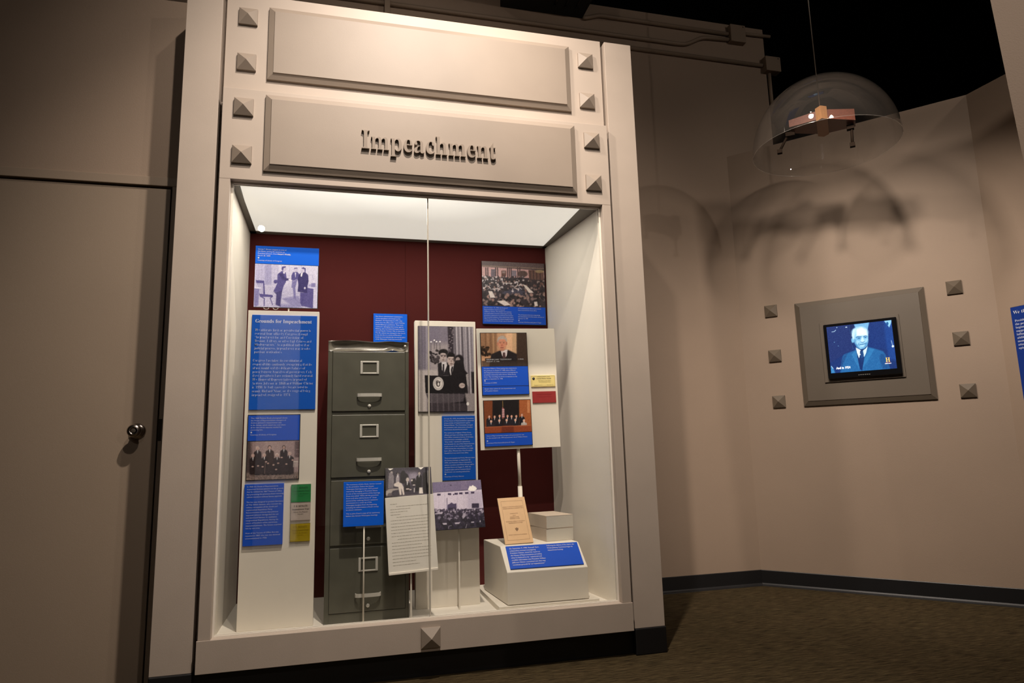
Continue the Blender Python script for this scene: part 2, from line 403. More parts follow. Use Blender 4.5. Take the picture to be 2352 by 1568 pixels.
        at.data.foreach_set('color', rgba.ravel())
        me.materials.append(m)
        o = bpy.data.objects.new(name, me); COL.objects.link(o); o.parent = parent
        return o

# ================================================================== THE SETTING
struct(boxobj('floor', (-6, 6.5, -6.5, 2.2, -0.1, 0.0), M['carpet']))
struct(boxobj('ceiling', (-9, 16, -9, 16, 5.8, 5.9), M['void']))
struct(boxobj('wall_front', (-6, 6.5, -6.6, -6.5, 0, 5.8), M['wall']))

struct(boxobj('black_backdrop', (-9, 16, 11, 11.2, 0, 5.8), M['void']))  # black backdrop added to keep the gap above the walls dark
WY = 0.26                                                   # wall with the door, beside the case
b = new()
bx(b, -5, -1.0, WY, WY+.12, 2.226, 3.135); bx(b, -5, -2.12, WY, WY+.12, 0, 2.226); bx(b, -1.128, -1.0, WY, WY+.12, 0, 2.226)
struct(obj('wall_left', b, M['wall']))
b = new()
bx(b, -2.12, -1.124, WY-.010, WY+.10, 2.186, 2.228, .002)
bx(b, -1.158, -1.124, WY-.010, WY+.10, 0, 2.1855, .002); bx(b, -2.12, -2.082, WY-.010, WY+.10, 0, 2.1855, .002)
bx(b, -2.08, -1.158, WY+.06, WY+.10, 0, 2.186)              # backing sheet added behind the leaf to cover the gap
trim = struct(obj('trim_1', b, M['door']))
door = struct(boxobj('door_1', (-2.074, -1.167, WY+.004, WY+.046, 0.012, 2.177), M['door'], bev=.002))
kx, kz = -1.243, 1.064
b = new()
lathe(b, [(0, 0), (.034, 0), (.034, .004), (.028, .010), (.015, .013), (.014, .030), (.022, .036), (.0275, .045), (.0285, .052), (.026, .060), (.018, .064), (.0115, .0645), (.0115, .0625), (0, .0625)], (kx, WY+.004, kz), (0, -1, 0), 40)
knob = obj('door_knob', b, M['knob'], door)
b = new(); lathe(b, [(0, 0), (.0095, 0), (.0095, .0015), (.0085, .002), (0, .002)], (kx, WY-.0585, kz), (0, -1, 0), 24)
bx(b, kx-.0012, kx+.0012, WY-.0612, WY-.0600, kz-.005, kz+.005)
ky = obj('keyhole', b, [M['dark']], knob)
boxobj('strike_plate', (-1.159, -1.144, WY-.0115, WY-.009, 1.02, 1.115), M['dark'], trim)

# tall wall behind and right of the case, with the diagonal wall and the right wall closing the corner
BY = 1.145
b = new(); bx(b, -4.5, 2.78, BY, BY+.15, 0, 4.145)
struct(obj('wall_back', b, M['wall']))
P0 = Vector((2.37, BY)); DB = Vector((0.670, -0.742)).normalized(); NB = Vector((-DB.y, DB.x))*-1  # NB towards the room
if NB.dot(Vector((-1, -1))) < 0: NB = -NB
P1 = P0+DB*1.480; DR = Vector((0.072, -0.997)); NR = Vector((-0.997, -0.072)); P2 = P1+DR*3.0
TOPB = 3.05
def wallprism(name, a, c, n, z0, z1, m, t=.12):
    a2, c2 = a-n*t, c-n*t
    b = new(); prism(b, [(a.x, a.y), (c.x, c.y), (c2.x, c2.y), (a2.x, a2.y)], lambda x, y, d: (x, y, d), z0, z1)
    return struct(obj(name, b, m))
wallprism('wall_diagonal', P0, P1, NB, 0, TOPB, M['wall'])
wallprism('wall_right', P1, P2, NR, 0, TOPB, M['wall'])
def baseboard(name, a, c, n):
    prof = [(0.0, 0.0), (0.020, 0.0), (0.019, 0.004), (0.011, 0.010), (0.007, 0.018), (0.006, 0.098), (0.004, 0.101), (0.0, 0.101)]
    b = new(); d = (c-a)
    prism(b, prof, lambda o, z, t: (a.x+d.x*t+n.x*o, a.y+d.y*t+n.y*o, z), 0, 1)
    return struct(obj(name, b, M['black']))
baseboard('baseboard_back', Vector((1.085, BY)), P0+Vector((.005, 0)), Vector((0, -1)))
baseboard('baseboard_diagonal', P0-DB*.008, P1, NB)
baseboard('baseboard_right', P1-DR*.004, P2, NR)
# near wall whose slightly slanting edge enters at the right
b = new(); e = Vector((0.805, -0.593)); t = Vector((0.87, 0.49))*.15
def nw(s, u, z): 
    x = 1.522-0.0597*z; return (x+e.x*s+t.x*u, -1.648+e.y*s+t.y*u, z)
hull(b, [nw(0, 0, 0), nw(1.6, 0, 0), nw(1.6, 1, 0), nw(0, 1, 0), nw(0, 0, 3.3), nw(1.6, 0, 3.3), nw(1.6, 1, 3.3), nw(0, 1, 3.3)],
     [(0, 1, 5, 4), (1, 2, 6, 5), (2, 3, 7, 6), (3, 0, 4, 7), (4, 5, 6, 7), (3, 2, 1, 0)])
struct(obj('wall_near', b, M['wall']))

# pale pillar added across the gallery to give the veil mirrored in the glass
struct(boxobj('reflection_pillar', (-1.24, -.82, -4.80, -4.40, 0, 2.45), M['pillar'], bev=.01))

# ================================================================== THE DISPLAY CASE
case = tag(empty('display_case'), 'tall built-in cream display case headed Impeachment with a lit glass front', 'display case')
W2 = 0.9157
b = new()
bx(b, -.92, -.90, .082, .82, 0, 3.05); bx(b, .90, .92, .082, .82, 0, 3.05); bx(b, -.92, .92, .80, .82, 0, 3.05)
bx(b, -.92, .92, .092, .80, 3.03, 3.05); bx(b, -.90, .90, .06, .80, .17, .198)
obj('carcass', b, M['paint'], case)
for s in (-1, 1):
    x0, x1 = sorted((s*.9372, s*1.0884))
    p = boxobj('pilaster', (x0, x1, .027, .34, .115, 3.063), M['paint'], case, .0015)
    boxobj('kick_plate', (x0-.001, x1+.003, .020, .342, .0, .115), M['black'], p, .004)
    x0, x1 = sorted((s*.9155, s*.9385)); boxobj('reveal_strip', (x0, x1, .085, .10, .0, 3.05), M['paint'], case)
    x0, x1 = sorted((s*.87, s*W2)); boxobj('stile', (x0, x1, .0, .08, .2379, 2.1430), M['paint'], case, .0012)
boxobj('upper_header', (-.924, .924, .05, .09, 2.566, 3.078), M['paint'], case, .0015)
boxobj('lower_header', (-W2, W2, .0, .05, 2.1433, 2.572), M['paint'], case, .0015)
boxobj('bottom_rail', (-.9195, .9195, -.004, .04, .1148, .2377), M['paint'], case, .0015)
boxobj('toe_kick', (-.936, .936, .056, .08, .0, .118), M['black'], case)

def raised(name, x0, x1, z0, z1, y, m, parent, side=.012, bev=.026, rise=.012, lip=.004):
    b = new()
    def ring(i, d): return [b.verts.new((x, y-d, z)) for x, z in ((x0+i, z0+i), (x1-i, z0+i), (x1-i, z1-i), (x0+i, z1-i))]
    R = [ring(0, 0), ring(0, side), ring(bev, side+rise), ring(bev+.0015, side+rise+lip)]
    for p, q in zip(R, R[1:]):
        for k in range(4): b.faces.new((p[k], p[(k+1) % 4], q[(k+1) % 4], q[k]))
    b.faces.new(R[-1]); b.faces.new(R[0][::-1])
    return obj(name, b, m, parent)
raised('sign_panel', -.738, .7415, 2.653, 3.016, .05, M['panel'], case)
sign = raised('sign_panel', -.7343, .7343, 2.1864, 2.548, .0, M['panel'], case)
word = 'Impeachment'; cap = 0.0905; size = cap/.678
full = textmesh(serif(word), size); fx = [v.co.x for v in full.vertices]; kx = .632/(max(fx)-min(fx))
for i, ch in enumerate(word):
    pm = textmesh(serif(word[:i+1]), size); sm = textmesh(serif(ch), size)
    off = max(v.co.x for v in pm.vertices)-max(v.co.x for v in sm.vertices)
    me = textmesh(serif(ch), size, extrude=.0075, res=4, thin=-.0011); me.name = 'letter'
    me.materials.clear(); me.materials.append(M['letter'])
    o = bpy.data.objects.new('letter', me); COL.objects.link(o); o.parent = sign
    o.matrix_local = Matrix.Translation((-.316+off*kx, -.0355, 2.3165)) @ Matrix.Rotation(math.pi/2, 4, 'X') @ Matrix.Diagonal((kx, 1, 1, 1))
def studmesh():
    b = new(); h = .0405
    o = [(-h, 0, -h), (h, 0, -h), (h, 0, h), (-h, 0, h)]; f = [(x, -.012, z) for x, _, z in o]
    hull(b, o+f+[(0, -.036, 0)], [(0, 3, 2, 1), (0, 1, 5, 4), (1, 2, 6, 5), (2, 3, 7, 6), (3, 0, 4, 7), (4, 5, 8), (5, 6, 8), (6, 7, 8), (7, 4, 8)])
    return b
st0 = obj('stud', studmesh(), M['stud'], case)
spots_ = [(-.829, .05, 2.957), (-.829, .05, 2.728), (-.826, 0, 2.481), (-.826, 0, 2.256), (.832, .05, 2.950), (.832, .05, 2.724), (.826, 0, 2.479), (.826, 0, 2.253), (-.007, -.004, .172)]
for i, q in enumerate(spots_):
    if i == 0: st0.location = q
    else: inst(st0, 'stud', case, loc=q)

# inside of the case
IZ0, IZ1, IB = .22, 2.145, .75
def lining(xf, xb, s):
    b = new(); y0, y1 = .055, .765
    hull(b, [(xf, y0, .198), (xb, y1, .198), (xb+s*.015, y1, .198), (xf+s*.015, y0, .198), (xf, y0, 2.16), (xb, y1, 2.16), (xb+s*.015, y1, 2.16), (xf+s*.015, y0, 2.16)],
         [(0, 1, 5, 4), (1, 2, 6, 5), (2, 3, 7, 6), (3, 0, 4, 7), (4, 5, 6, 7), (3, 2, 1, 0)])
    return obj('side_lining', b, M['lining'], case)
lining(-.872, -.8785, -1); lining(.872, .798, 1)
boxobj('deck', (-.885, .885, .032, .765, .199, IZ0), M['lining'], case)
boxobj('back_panel', (-.89, -.0417, IB, .765, IZ0, 2.16), M['maroon'], case, .0008)
boxobj('back_panel', (-.0407, .82, IB, .765, IZ0, 2.16), M['maroon'], case, .0008)
b = new(); hull(b, [(-.839, .052, 0), (.785, .056, 0), (.776, .725, 0), (-.857, .705, 0), (-.839, .052, .01), (.785, .056, .01), (.776, .725, .01), (-.857, .705, .01)],
                [(0, 1, 2, 3), (7, 6, 5, 4), (0, 4, 5, 1), (1, 5, 6, 2), (2, 6, 7, 3), (3, 7, 4, 0)])
obj('light_panel', b, M['lightpanel'], case, (0, 0, 2.143))
b = new()
bx(b, -.90, -.845, .05, .76, 2.141, 2.149); bx(b, .778, .90, .05, .76, 2.141, 2.149); bx(b, -.88, .80, .708, .76, 2.141, 2.149)
bx(b, -.87, .87, .048, .056, 2.136, 2.149)
bx(b, -.90, .90, .05, .78, 2.154, 2.165)
obj('panel_trim', b, M['trim'], case)
b = new()
for s in (-1, 1):
    for y0, y1 in ((.034, .0405), (.0495, .056)):
        bx(b, *sorted((s*.8615, s*.8698)), y0, y1, .2379, 2.1425)
for y0, y1 in ((.034, .0405), (.0495, .056)):
    bx(b, -.8615, .8615, y0, y1, .2379, .2435); bx(b, -.8615, .8615, y0, y1, 2.135, 2.1425)
obj('glazing_bead', b, M['lining'], case)
for x0, x1 in ((-.868, -.0045), (.0005, .868)):
    b = new(); bx(b, x0, x1, .0415, .0485, .2379, 2.1425)
    for f in b.faces:
        if abs(f.normal.x) > .9: f.material_index = 1
    obj('glass_pane', b, [M['glass'], M['edge']], case)
boxobj('pane_joint', (-.0052, .0012, .0405, .0495, .2379, 2.1425), M['edge'], case, .001)
boxobj('cavity_fill', (-.92, .92, .04, .056, .119, .2375), M['paint'], case)

# ================================================================== THINGS INSIDE THE CASE
def board(name, label, cat, x, y, z, w, h, t, backm, group=None, lean=0.0, roll=0.0, yaw=0.0, backname='backing'):  # positions and sizes passed in are image pixels unprojected onto planes, then rounded
    o = empty(name); o.matrix_world = frame(x, y, z, lean, roll, yaw); tag(o, label, cat, group)
    slab(o, w, h, t, backm, backname, bev=min(.001, t/4))
    return o
def para(o, W, H, lines, left, top, pitch, size, m, width=None, z=.0014, ser=False, thin=0.0):
    return lettering(o, '\n'.join(lines), -W/2+left, H-top, size, m, z, pitch/size, width, ser=ser, thin=thin)
def face(o, W, x0, y0, w, h, m, name, z=.0006):
    b = new(); hull(b, [(x0, y0, z), (x0+w, y0, z), (x0+w, y0+h, z), (x0, y0+h, z)], [(0, 1, 2, 3)])
    return obj(name, b, m, o)

# --- tall slab at the left with its panels
sl = tag(boxobj('display_slab', (-.797, -.490, .165, .205, IZ0, 1.593), M['white'], bev=.0015), 'tall cream display slab at the left of the case carrying blue panels and tickets', 'display slab')
SY = .165

W, H = .279, .288
o = board('caption_board', 'blue caption over a lavender engraving of three men, above the left slab', 'caption board', -.6365, SY+.004, 1.6085, W, H, .009, M['blackboard'])
face(o, W, -W/2, .2045, W, H-.2045, M['blue'], 'caption_field')
para(o, W, H, ['George T. Brown, sergeant at arms of', 'the Senate, serving the summons on'], .010, .0185, .0102, .0088, M['ink'], .124)
para(o, W, H, ['President Johnson, from', 'March 28, 1868'], .010, .0389, .0102, .0088, M['ink'], .083)
lettering(o, "Harper's Weekly,", -W/2+.0955, H-.0389, .0088, M['ink'], .0014, width=.058, thin=.00025)
para(o, W, H, ['■', 'Courtesy of Library of Congress'], .010, .060, .0115, .0088, M['ink'], .105)
p = Pic([(255, 478), (1078, 528), (1062, 1068), (238, 1030)], 170, (214, 212, 238))
lav, mid, dk, vd = (170, 166, 212), (128, 124, 180), (86, 80, 145), (58, 52, 112)
p.rect(255, 470, 390, 760, (190, 188, 224), 1, 6); p.rect(380, 490, 470, 760, (168, 166, 208), 1, 8); p.rect(470, 490, 560, 760, (198, 196, 228), 1, 8)
for x in (300, 345, 420, 505, 700, 860): p.line([(x, 480), (x-6, 750)], 4, mid, .5)
p.rect(230, 760, 1070, 1090, (200, 198, 228), 1, 20); 
for k in range(34):
    y = 790+k*8.5; x = 380+RNG.random()*350; p.line([(x, y), (x+80+RNG.random()*160, y+6)], 4, mid, .35)
p.poly([(600, 930), (820, 900), (860, 1060), (700, 1010)], mid, .7, 10); p.poly([(560, 1000), (760, 1020), (860, 1080), (600, 1060)], mid, .6, 10)
p.poly([(905, 780), (1015, 810), (1005, 1066), (850, 1030), (880, 900)], dk, .95, 3); p.poly([(930, 775), (1075, 800), (1070, 830), (920, 800)], (205, 203, 235)); p.poly([(1015, 830), (1068, 830), (1062, 1066), (1008, 1060)], (212, 210, 240))
p.rect(985, 745, 1040, 795, mid, .9, 3); p.rect(950, 760, 985, 785, lav); p.line([(1005, 640), (1005, 700)], 6, mid, .6)
# chair and desk edge
p.poly([(265, 690), (370, 700), (375, 735), (275, 728)], dk); p.poly([(355, 700), (372, 700), (385, 880), (365, 880)], dk)
for x in (290, 312, 335): p.line([(x, 725), (x+25, 865)], 6, mid, .8)
p.poly([(310, 865), (480, 885), (488, 912), (320, 905)], dk); p.line([(325, 900), (375, 925), (372, 1020)], 12, dk); p.line([(478, 905), (450, 925), (482, 1010)], 10, dk)
p.poly([(245, 770), (330, 780), (310, 820), (300, 1010), (262, 1030), (245, 1010)], mid, .9, 4); p.poly([(245, 765), (335, 785), (330, 805), (245, 795)], (214, 212, 240))
# man on the left reaching out
p.poly([(600, 580), (650, 600), (662, 660), (650, 730), (625, 770), (600, 850), (490, 845), (540, 740), (545, 620)], dk, 1, 3)
p.poly([(500, 850), (590, 840), (605, 820), (580, 1010), (588, 1040), (520, 1010), (530, 880)], vd, .9, 4); p.poly([(600, 690), (690, 680), (690, 702), (605, 720)], dk)
p.poly([(560, 615), (610, 605), (640, 670), (695, 680), (690, 700), (610, 700)], vd, .9, 3); p.ell(520, 715, 26, 24, dk); p.ell(632, 552, 27, 34, (206, 200, 228)); p.poly([(596, 560), (600, 525), (650, 520), (655, 535), (622, 545), (615, 585)], dk); p.poly([(618, 590), (640, 590), (636, 620), (618, 610)], (235, 233, 250))
p.line([(690, 690), (755, 715)], 12, (238, 236, 250))
# man in the middle, man on the right
p.poly([(745, 600), (800, 595), (832, 630), (815, 690), (780, 720), (725, 695), (725, 640)], dk, 1, 3); p.poly([(735, 700), (800, 710), (775, 800), (785, 940), (755, 940), (742, 800), (725, 795)], mid, 1, 3); p.ell(780, 565, 22, 27, (200, 195, 224)); p.poly([(760, 560), (765, 542), (800, 542), (806, 560), (795, 552), (768, 555)], dk); p.poly([(768, 605), (785, 605), (778, 680)], (225, 223, 245))
p.poly([(840, 615), (905, 600), (945, 640), (950, 720), (935, 780), (930, 870), (805, 850), (815, 760), (805, 690), (820, 640)], vd, 1, 3); p.poly([(838, 860), (925, 870), (880, 960), (868, 1040), (838, 1000), (836, 930)], dk, 1, 4)
p.ell(880, 572, 28, 34, (206, 200, 228)); p.poly([(855, 555), (880, 536), (912, 552), (912, 600), (898, 598), (896, 565)], dk); p.poly([(850, 615), (875, 605), (862, 660), (845, 655)], (240, 238, 252)); p.ell(900, 806, 13, 14, (220, 216, 240)); p.line([(800, 690), (750, 715)], 8, lav)
p.noise(9, 1).mesh('engraving', W-.003, .201, M['print'], o, -W/2, .0015, gain=1.15)
for dx in (-.085, -.045):
    b = new(); tube(b, [(dx+.011*math.cos(t), -.002-.008*math.sin(t), .004) for t in np.linspace(0, math.pi, 9)], .0016, 8); obj('support_hook', b, M['edge'], o)
boxobj('support_pin', (.008, .014, -.0155, .001, -.008, -.003), M['white'], o)

W, H = .2805, .4265
o = board('text_panel', 'blue text panel titled Grounds for Impeachment on the tall left slab', 'text panel', -.6390, SY-.008, 1.1445, W, H, .008, M['midblue'])
lettering(o, 'Grounds for Impeachment', -W/2+.014, H-.036, .0235, M['ink'], .0014, width=.242, ser=True, thin=-.0002)
para(o, W, H, ['The ultimate limit on presidential power is', 'removal from office by Congress through', '“Impeachment for, and Conviction of,', 'Treason, Bribery, or other high Crimes and', 'Misdemeanors.” As a political rather than', 'judicial process, impeachment may involve', 'partisan motivations.'], .014, .0745, .0166, .0165, M['inkdim'], .244, ser=True, thin=-.0003)
para(o, W, H, ['Congress has taken its constitutional', 'responsibility cautiously, recognizing that its', 'abuse would end the delicate balance of', 'power between branches of government. Only', 'three presidents have seriously faced removal.', 'The House of Representatives impeached', 'Andrew Johnson in 1868 and William Clinton', 'in 1998. In both cases the Senate voted to', 'acquit. Richard Nixon, on the verge of being', 'impeached, resigned in 1974.'], .010, .2125, .0171, .0165, M['inkdim'], .260, ser=True, thin=-.0003)

W, H = .2205, .286
o = board('caption_board', 'board with blue caption above a sepia photograph of seven seated and standing men', 'caption board', -.6715, SY-.007, .838, W, H, .007, M['blackboard'])
face(o, W, -W/2+.003, .1715, W-.006, H-.1755, M['navy'], 'caption_field')
para(o, W, H, ['This 1868 Mathew Brady photograph shows', 'the House of Representatives managers of', "Andrew Johnson's impeachment case", 'in the Senate, which voted one vote short', 'of the two-thirds majority needed for', 'convicting him.'], .013, .0190, .0102, .0084, M['inkdim'], .152)
para(o, W, H, ['■', 'Courtesy of Library of Congress'], .013, .081, .0102, .0084, M['inkdim'], .108)
p = Pic([(132, 382), (676, 378), (672, 792), (108, 802)], 140, (148, 128, 128))
p.rect(100, 380, 170, 800, (70, 58, 58), 1, 20); p.rect(300, 380, 480, 600, (165, 145, 143), .6, 25); p.rect(628, 385, 690, 560, (92, 76, 78), 1, 6)
for y in (470, 520): p.rect(640, y, 690, y+8, (150, 130, 128), .6)
p.rect(100, 720, 690, 810, (120, 104, 98), 1, 10); p.crowd(110, 755, 675, 800, 60, 22, 4, [(160, 142, 132), (70, 58, 54)], .5)
k1, k2, sk = (40, 31, 32), (52, 38, 34), (190, 160, 152)
p.person(235, 435, 18, 40, 740, k1, sk, (190, 175, 168)); p.person(362, 428, 18, 46, 745, k2, sk, (60, 46, 44)); p.person(512, 430, 17, 40, 745, k1, (170, 140, 132), (40, 32, 32))
p.rect(150, 640, 620, 745, (44, 34, 34), 1, 8)
for cx, t, sh, hc in ((185, 515, 40, (170, 150, 145)), (305, 512, 36, (180, 165, 160)), (440, 515, 42, (205, 195, 190)), (575, 500, 44, (180, 168, 162))): p.person(cx, t, 17, sh, 735, k1, sk, hc)
for x, y in ((180, 655), (237, 648), (322, 605), (343, 622), (452, 622), (607, 590), (540, 633), (285, 658), (402, 640), (430, 690), (490, 560)): p.ell(x, y, 12, 8, (180, 152, 142))
p.line([(315, 610), (305, 750)], 6, (120, 100, 92)); p.rect(615, 600, 665, 612, (190, 180, 172)); 
for x in (620, 634, 648, 660): p.line([(x, 612), (x-4, 665)], 7, (175, 165, 160))
for x in (215, 240, 300, 340, 390, 430, 470, 545, 580): p.ell(x, 742, 14, 8, (24, 18, 18))
p.noise(8, 1).mesh('group_photograph', W-.006, .164, M['print'], o, -W/2+.003, .004, gain=1.25)

W, H = .161, .257
o = board('text_panel', 'narrow blue text panel below the sepia group photograph on the left slab', 'text panel', -.7035, SY-.012, .5665, W, H, .012, M['navy'])
para(o, W, H, ['In 1868 the House of Representatives', 'impeached Andrew Johnson on the grounds', 'that he violated the 1867 Tenure of Office', 'Act preventing the president from removing', 'cabinet members without Senate approval.'], .010, .0125, .0109, .0082, M['inkdim'], .150)
para(o, W, H, ['The law was designed to protect Secretary', 'of War Edwin Stanton, who oversaw the', 'military occupation of the South and', 'implemented Republican Party', 'Reconstruction reforms that Johnson', 'opposed. Johnson disregarded the act', 'and dismissed Stanton. In retaliation,', 'congressional Republicans, fearing the', 'return of Southern white supremacy,', 'impeached Johnson. The Senate acquitted', 'him by one vote.'], .010, .0775, .0109, .0082, M['inkdim'], .150)
para(o, W, H, ['Most of the Tenure of Office Act was', 'repealed in 1887; the rest was declared', 'unconstitutional in 1926.'], .010, .2065, .0109, .0082, M['inkdim'], .140)

for nm, z0, m, lab in (('green', .7405, 'green', 'green trial ticket in a clear holder on the left slab, topmost of three'), ('pink', .6625, 'pink', 'pale pink trial ticket in a clear holder between the green and yellow ones'), ('yellow', .5740, 'yellow', 'yellow trial ticket in a clear holder, lowest of the three on the slab')):
    W, H = .0825, .0755
    o = board('trial_ticket', lab, 'ticket', -.5512, SY-.009, z0, W, H, .009, M[m] if nm != 'pink' else M['pink'], 'colored trial tickets on the left slab', backname='card')
    b = new(); bx(b, -W/2-.001, W/2+.001, .0085, H+.001, .0030, .0050, .0004); obj('holder_front', b, M['acrylic'], o)
    boxobj('holder_ledge', (-W/2-.001, W/2+.001, .006, .0085, -.006, .0050), M['acrylic'], o)
    boxobj('holder_top', (-W/2-.001, W/2+.001, H, H+.0012, -.006, .0008), M['edge'], o)
    im = M['dkink'] if nm == 'pink' else mat(nm+'_ticket_ink', {'green': lin((24, 96, 52)), 'yellow': lin((150, 126, 0))}[nm])
    lettering(o, 'U.S. SENATE', 0, H-.018, .0105, im, .0006, width=.058, align='CENTER', ser=True)
    lettering(o, 'Impeachment Trial', 0, H-.031, .0090, im, .0006, width=.070, align='CENTER', ser=True)
    lettering(o, 'Admit the Bearer', 0, H-.042, .0065, im, .0006, width=.060, align='CENTER')
    lettering(o, 'GALLERY', 0, H-.051, .0055, im, .0006, width=.026, align='CENTER')

# --- the filing cabinet
CX0, CX1, CY, CD = -.4465, -.0810, .160, .55
cab = tag(empty('filing_cabinet', ((CX0+CX1)/2, CY+CD/2, IZ0)), 'grey-green four-drawer steel filing cabinet with a dented top, inside the case', 'filing cabinet')
def cp(name, b, m, parent=cab):
    o = obj(name, b, m, parent)
    if parent is cab: o.matrix_parent_inverse = Matrix.Translation(-cab.location)
    return o
b = new()
bx(b, CX0, CX0+.002, CY, CY+CD, IZ0, 1.41); bx(b, CX1-.002, CX1, CY, CY+CD, IZ0, 1.41)
bx(b, CX0, CX0+.0195, CY, CY+.02, IZ0, 1.41, .002); bx(b, CX1-.0165, CX1, CY, CY+.02, IZ0, 1.41, .002)
bx(b, CX0+.019, CX1-.016, CY+.012, CY+.03, IZ0+.04, 1.41)
bx(b, CX0+.019, CX1-.016, CY+.001, CY+.02, IZ0, .2605, .001)
for z0, z1 in ((.536, .544), (.828, .837), (1.119, 1.132)): bx(b, CX0+.019, CX1-.016, CY+.004, CY+.02, z0, z1)
bx(b, CX0, CX1, CY+CD-.004, CY+CD, IZ0, 1.41)
cp('body', b, M['cab'])
# dented crown: a sheet bent in, with a buckled lower lip
b = new(); nx, nz = 36, 8; grid = []
for j in range(nz+1):
    row = []
    for i in range(nx+1):
        u, v = i/nx, j/nz; x = CX0+u*(CX1-CX0)
        top = 1.457+.004*math.exp(-((u-.28)/.2)**2)-.002*math.exp(-((u-.55)/.12)**2)+.003*math.exp(-((u-.75)/.1)**2)-.002*u
        bot = 1.409+.003*math.exp(-((u-.42)/.25)**2)+.006*math.exp(-((u-.80)/.06)**2)
        z = bot+(top-bot)*v
        env = min(1, u/.07)*min(1, (1-u)/.06)
        y = CY-.001+env*(.018*math.sin(math.pi*min(1, v*1.05))**.8*(0.75+.25*math.sin(u*9)))-.012*math.exp(-((u-.795)/.05)**2-((v-.16)/.16)**2)
        if v > .93: y -= .003*env
        row.append(b.verts.new((x, y, z)))
    grid.append(row)
for j in range(nz):
    for i in range(nx):
        f = b.faces.new((grid[j][i], grid[j][i+1], grid[j+1][i+1], grid[j+1][i])); f.smooth = True
back = [b.verts.new((v.co.x, CY+CD, 1.455)) for v in grid[-1]]
for i in range(nx): b.faces.new((grid[-1][i], grid[-1][i+1], back[i+1], back[i]))
lowb = [b.verts.new((CX0, CY+CD, 1.41)), b.verts.new((CX1, CY+CD, 1.41))]
b.faces.new([grid[j][0] for j in range(nz+1)]+[back[0], lowb[0]]); b.faces.new([grid[j][-1] for j in range(nz+1)]+[back[-1], lowb[1]])
crown = cp('dented_top', b, M['cabtop']); crown['label'] = 'crumpled scuffed top edge'
b = new(); lathe(b, [(0, .004), (.004, .0035), (.006, .001), (.006, 0)], (CX1-.017, CY-.002, 1.436), (0, -1, 0), 16); cp('rivet', b, M['chrome'])
for z0, z1 in ((1.1335, 1.4080), (.8385, 1.1175), (.5450, .8265), (.2625, .5345)):
    b = new(); bx(b, CX0+.0205, CX1-.0175, CY-.003, CY+.014, z0, z1, .0025)
    d = cp('drawer', b, M['cab'])
    xc, dzh = CX0+.186, z1-z0
    hz0, hz1 = z1-.104, z1-.0445
    b = new(); yf = CY-.003
    for q in ((xc-.042, xc-.0315, hz0, hz1), (xc+.0315, xc+.042, hz0, hz1), (xc-.0315, xc+.0315, hz0, hz0+.0065), (xc-.0315, xc+.0315, hz1-.007, hz1)):
        bx(b, q[0], q[1], yf-.0045, yf, q[2], q[3], .0012)
    e = obj('label_holder', b, M['chrome'], d)
    hz = z1-.202; b = new()
    path = [(-.0555, 0), (-.0555, .010), (-.052, .016), (-.040, .0205), (-.02, .0225), (0, .023), (.02, .0225), (.040, .0205), (.052, .016), (.0555, .010), (.0555, 0)]
    n = len(path); inn = [(x*.93, max(0, y-.0035)) for x, y in path]
    rows = [[b.verts.new((xc+x, yf-y, hz+zz)) for x, y in q] for q, zz in ((path, -.0075), (path, .0075), (inn, .0075), (inn, -.0075))]
    for a_ in range(4):
        r0, r1 = rows[a_], rows[(a_+1) % 4]
        for k in range(n-1): b.faces.new((r0[k], r0[k+1], r1[k+1], r1[k]))
    for k in (0, n-1): b.faces.new([r[k] for r in rows])
    obj('handle', b, M['chrome'], d)
    b = new(); lathe(b, [(0, .007), (.005, .0065), (.0078, .004), (.0082, 0)], (xc, yf, z0+.0235), (0, -1, 0), 20); obj('button', b, M['chrome'], d)

W, H = .186, .31
o = board('text_panel', 'blue text panel on the maroon back wall, rising behind the filing cabinet', 'text panel', -.125, IB-.012, 1.4005, W, H, .011, M['blue'])
para(o, W, H, ['The Nixon administration established a', 'secret operations unit known as the', 'Plumbers. On September 3, 1971, they', 'broke into the office of Dr. Lewis Fielding,', "Daniel Ellsberg's psychiatrist. They were", 'looking for damaging information against', 'Ellsberg, who had leaked Pentagon papers', 'concerning the Vietnam War to the press.', 'This file cabinet was damaged in the search.', "It was the first in a series of Plumbers'", 'break-ins that included the famous burglary', 'of the Watergate hotel that eventually'], .011, .0190, .0117, .0090, M['ink'], .165)

# --- cream slab in the middle
tag(boxobj('display_slab', (-.0365, .2700, .30, .34, IZ0, 1.589), M['white'], bev=.0015), 'tall cream display slab right of the filing cabinet, carrying a black-and-white portrait photograph', 'display slab')
W, H = .280, .4265
o = board('framed_photograph', 'tall black-and-white photograph of a man speaking at a lectern, on the middle slab', 'photograph', .1175, .29, 1.1345, W, H, .0095, M['blackboard'])
p = Pic([(448, 178), (925, 186), (936, 912), (450, 915)], 150, (140, 132, 138))
p.rect(440, 170, 940, 600, (118, 112, 126), 1, 4); p.poly([(440, 170), (640, 175), (610, 420), (440, 430)], (112, 106, 122), 1, 15)
for x, c in ((455, 60), (470, 150), (500, 90), (520, 160)): p.line([(x, 175), (x+4, 610)], 10, (c, c-4, c+6), .5)
p.rect(540, 330, 720, 610, (150, 142, 146), 1, 25); p.poly([(440, 560), (620, 560), (620, 610), (440, 920)], (172, 164, 164), 1, 10); p.rect(440, 620, 520, 915, (176, 168, 166), 1, 10)
for i, x in enumerate(range(745, 950, 16)): 
    c = [165, 90, 185, 120, 175, 70, 150][i % 7]; p.line([(x, 180), (x+22, 915)], 13, (c, c-5, c), .75)
p.poly([(700, 180), (752, 185), (755, 430), (710, 420)], (48, 42, 50), 1, 4)
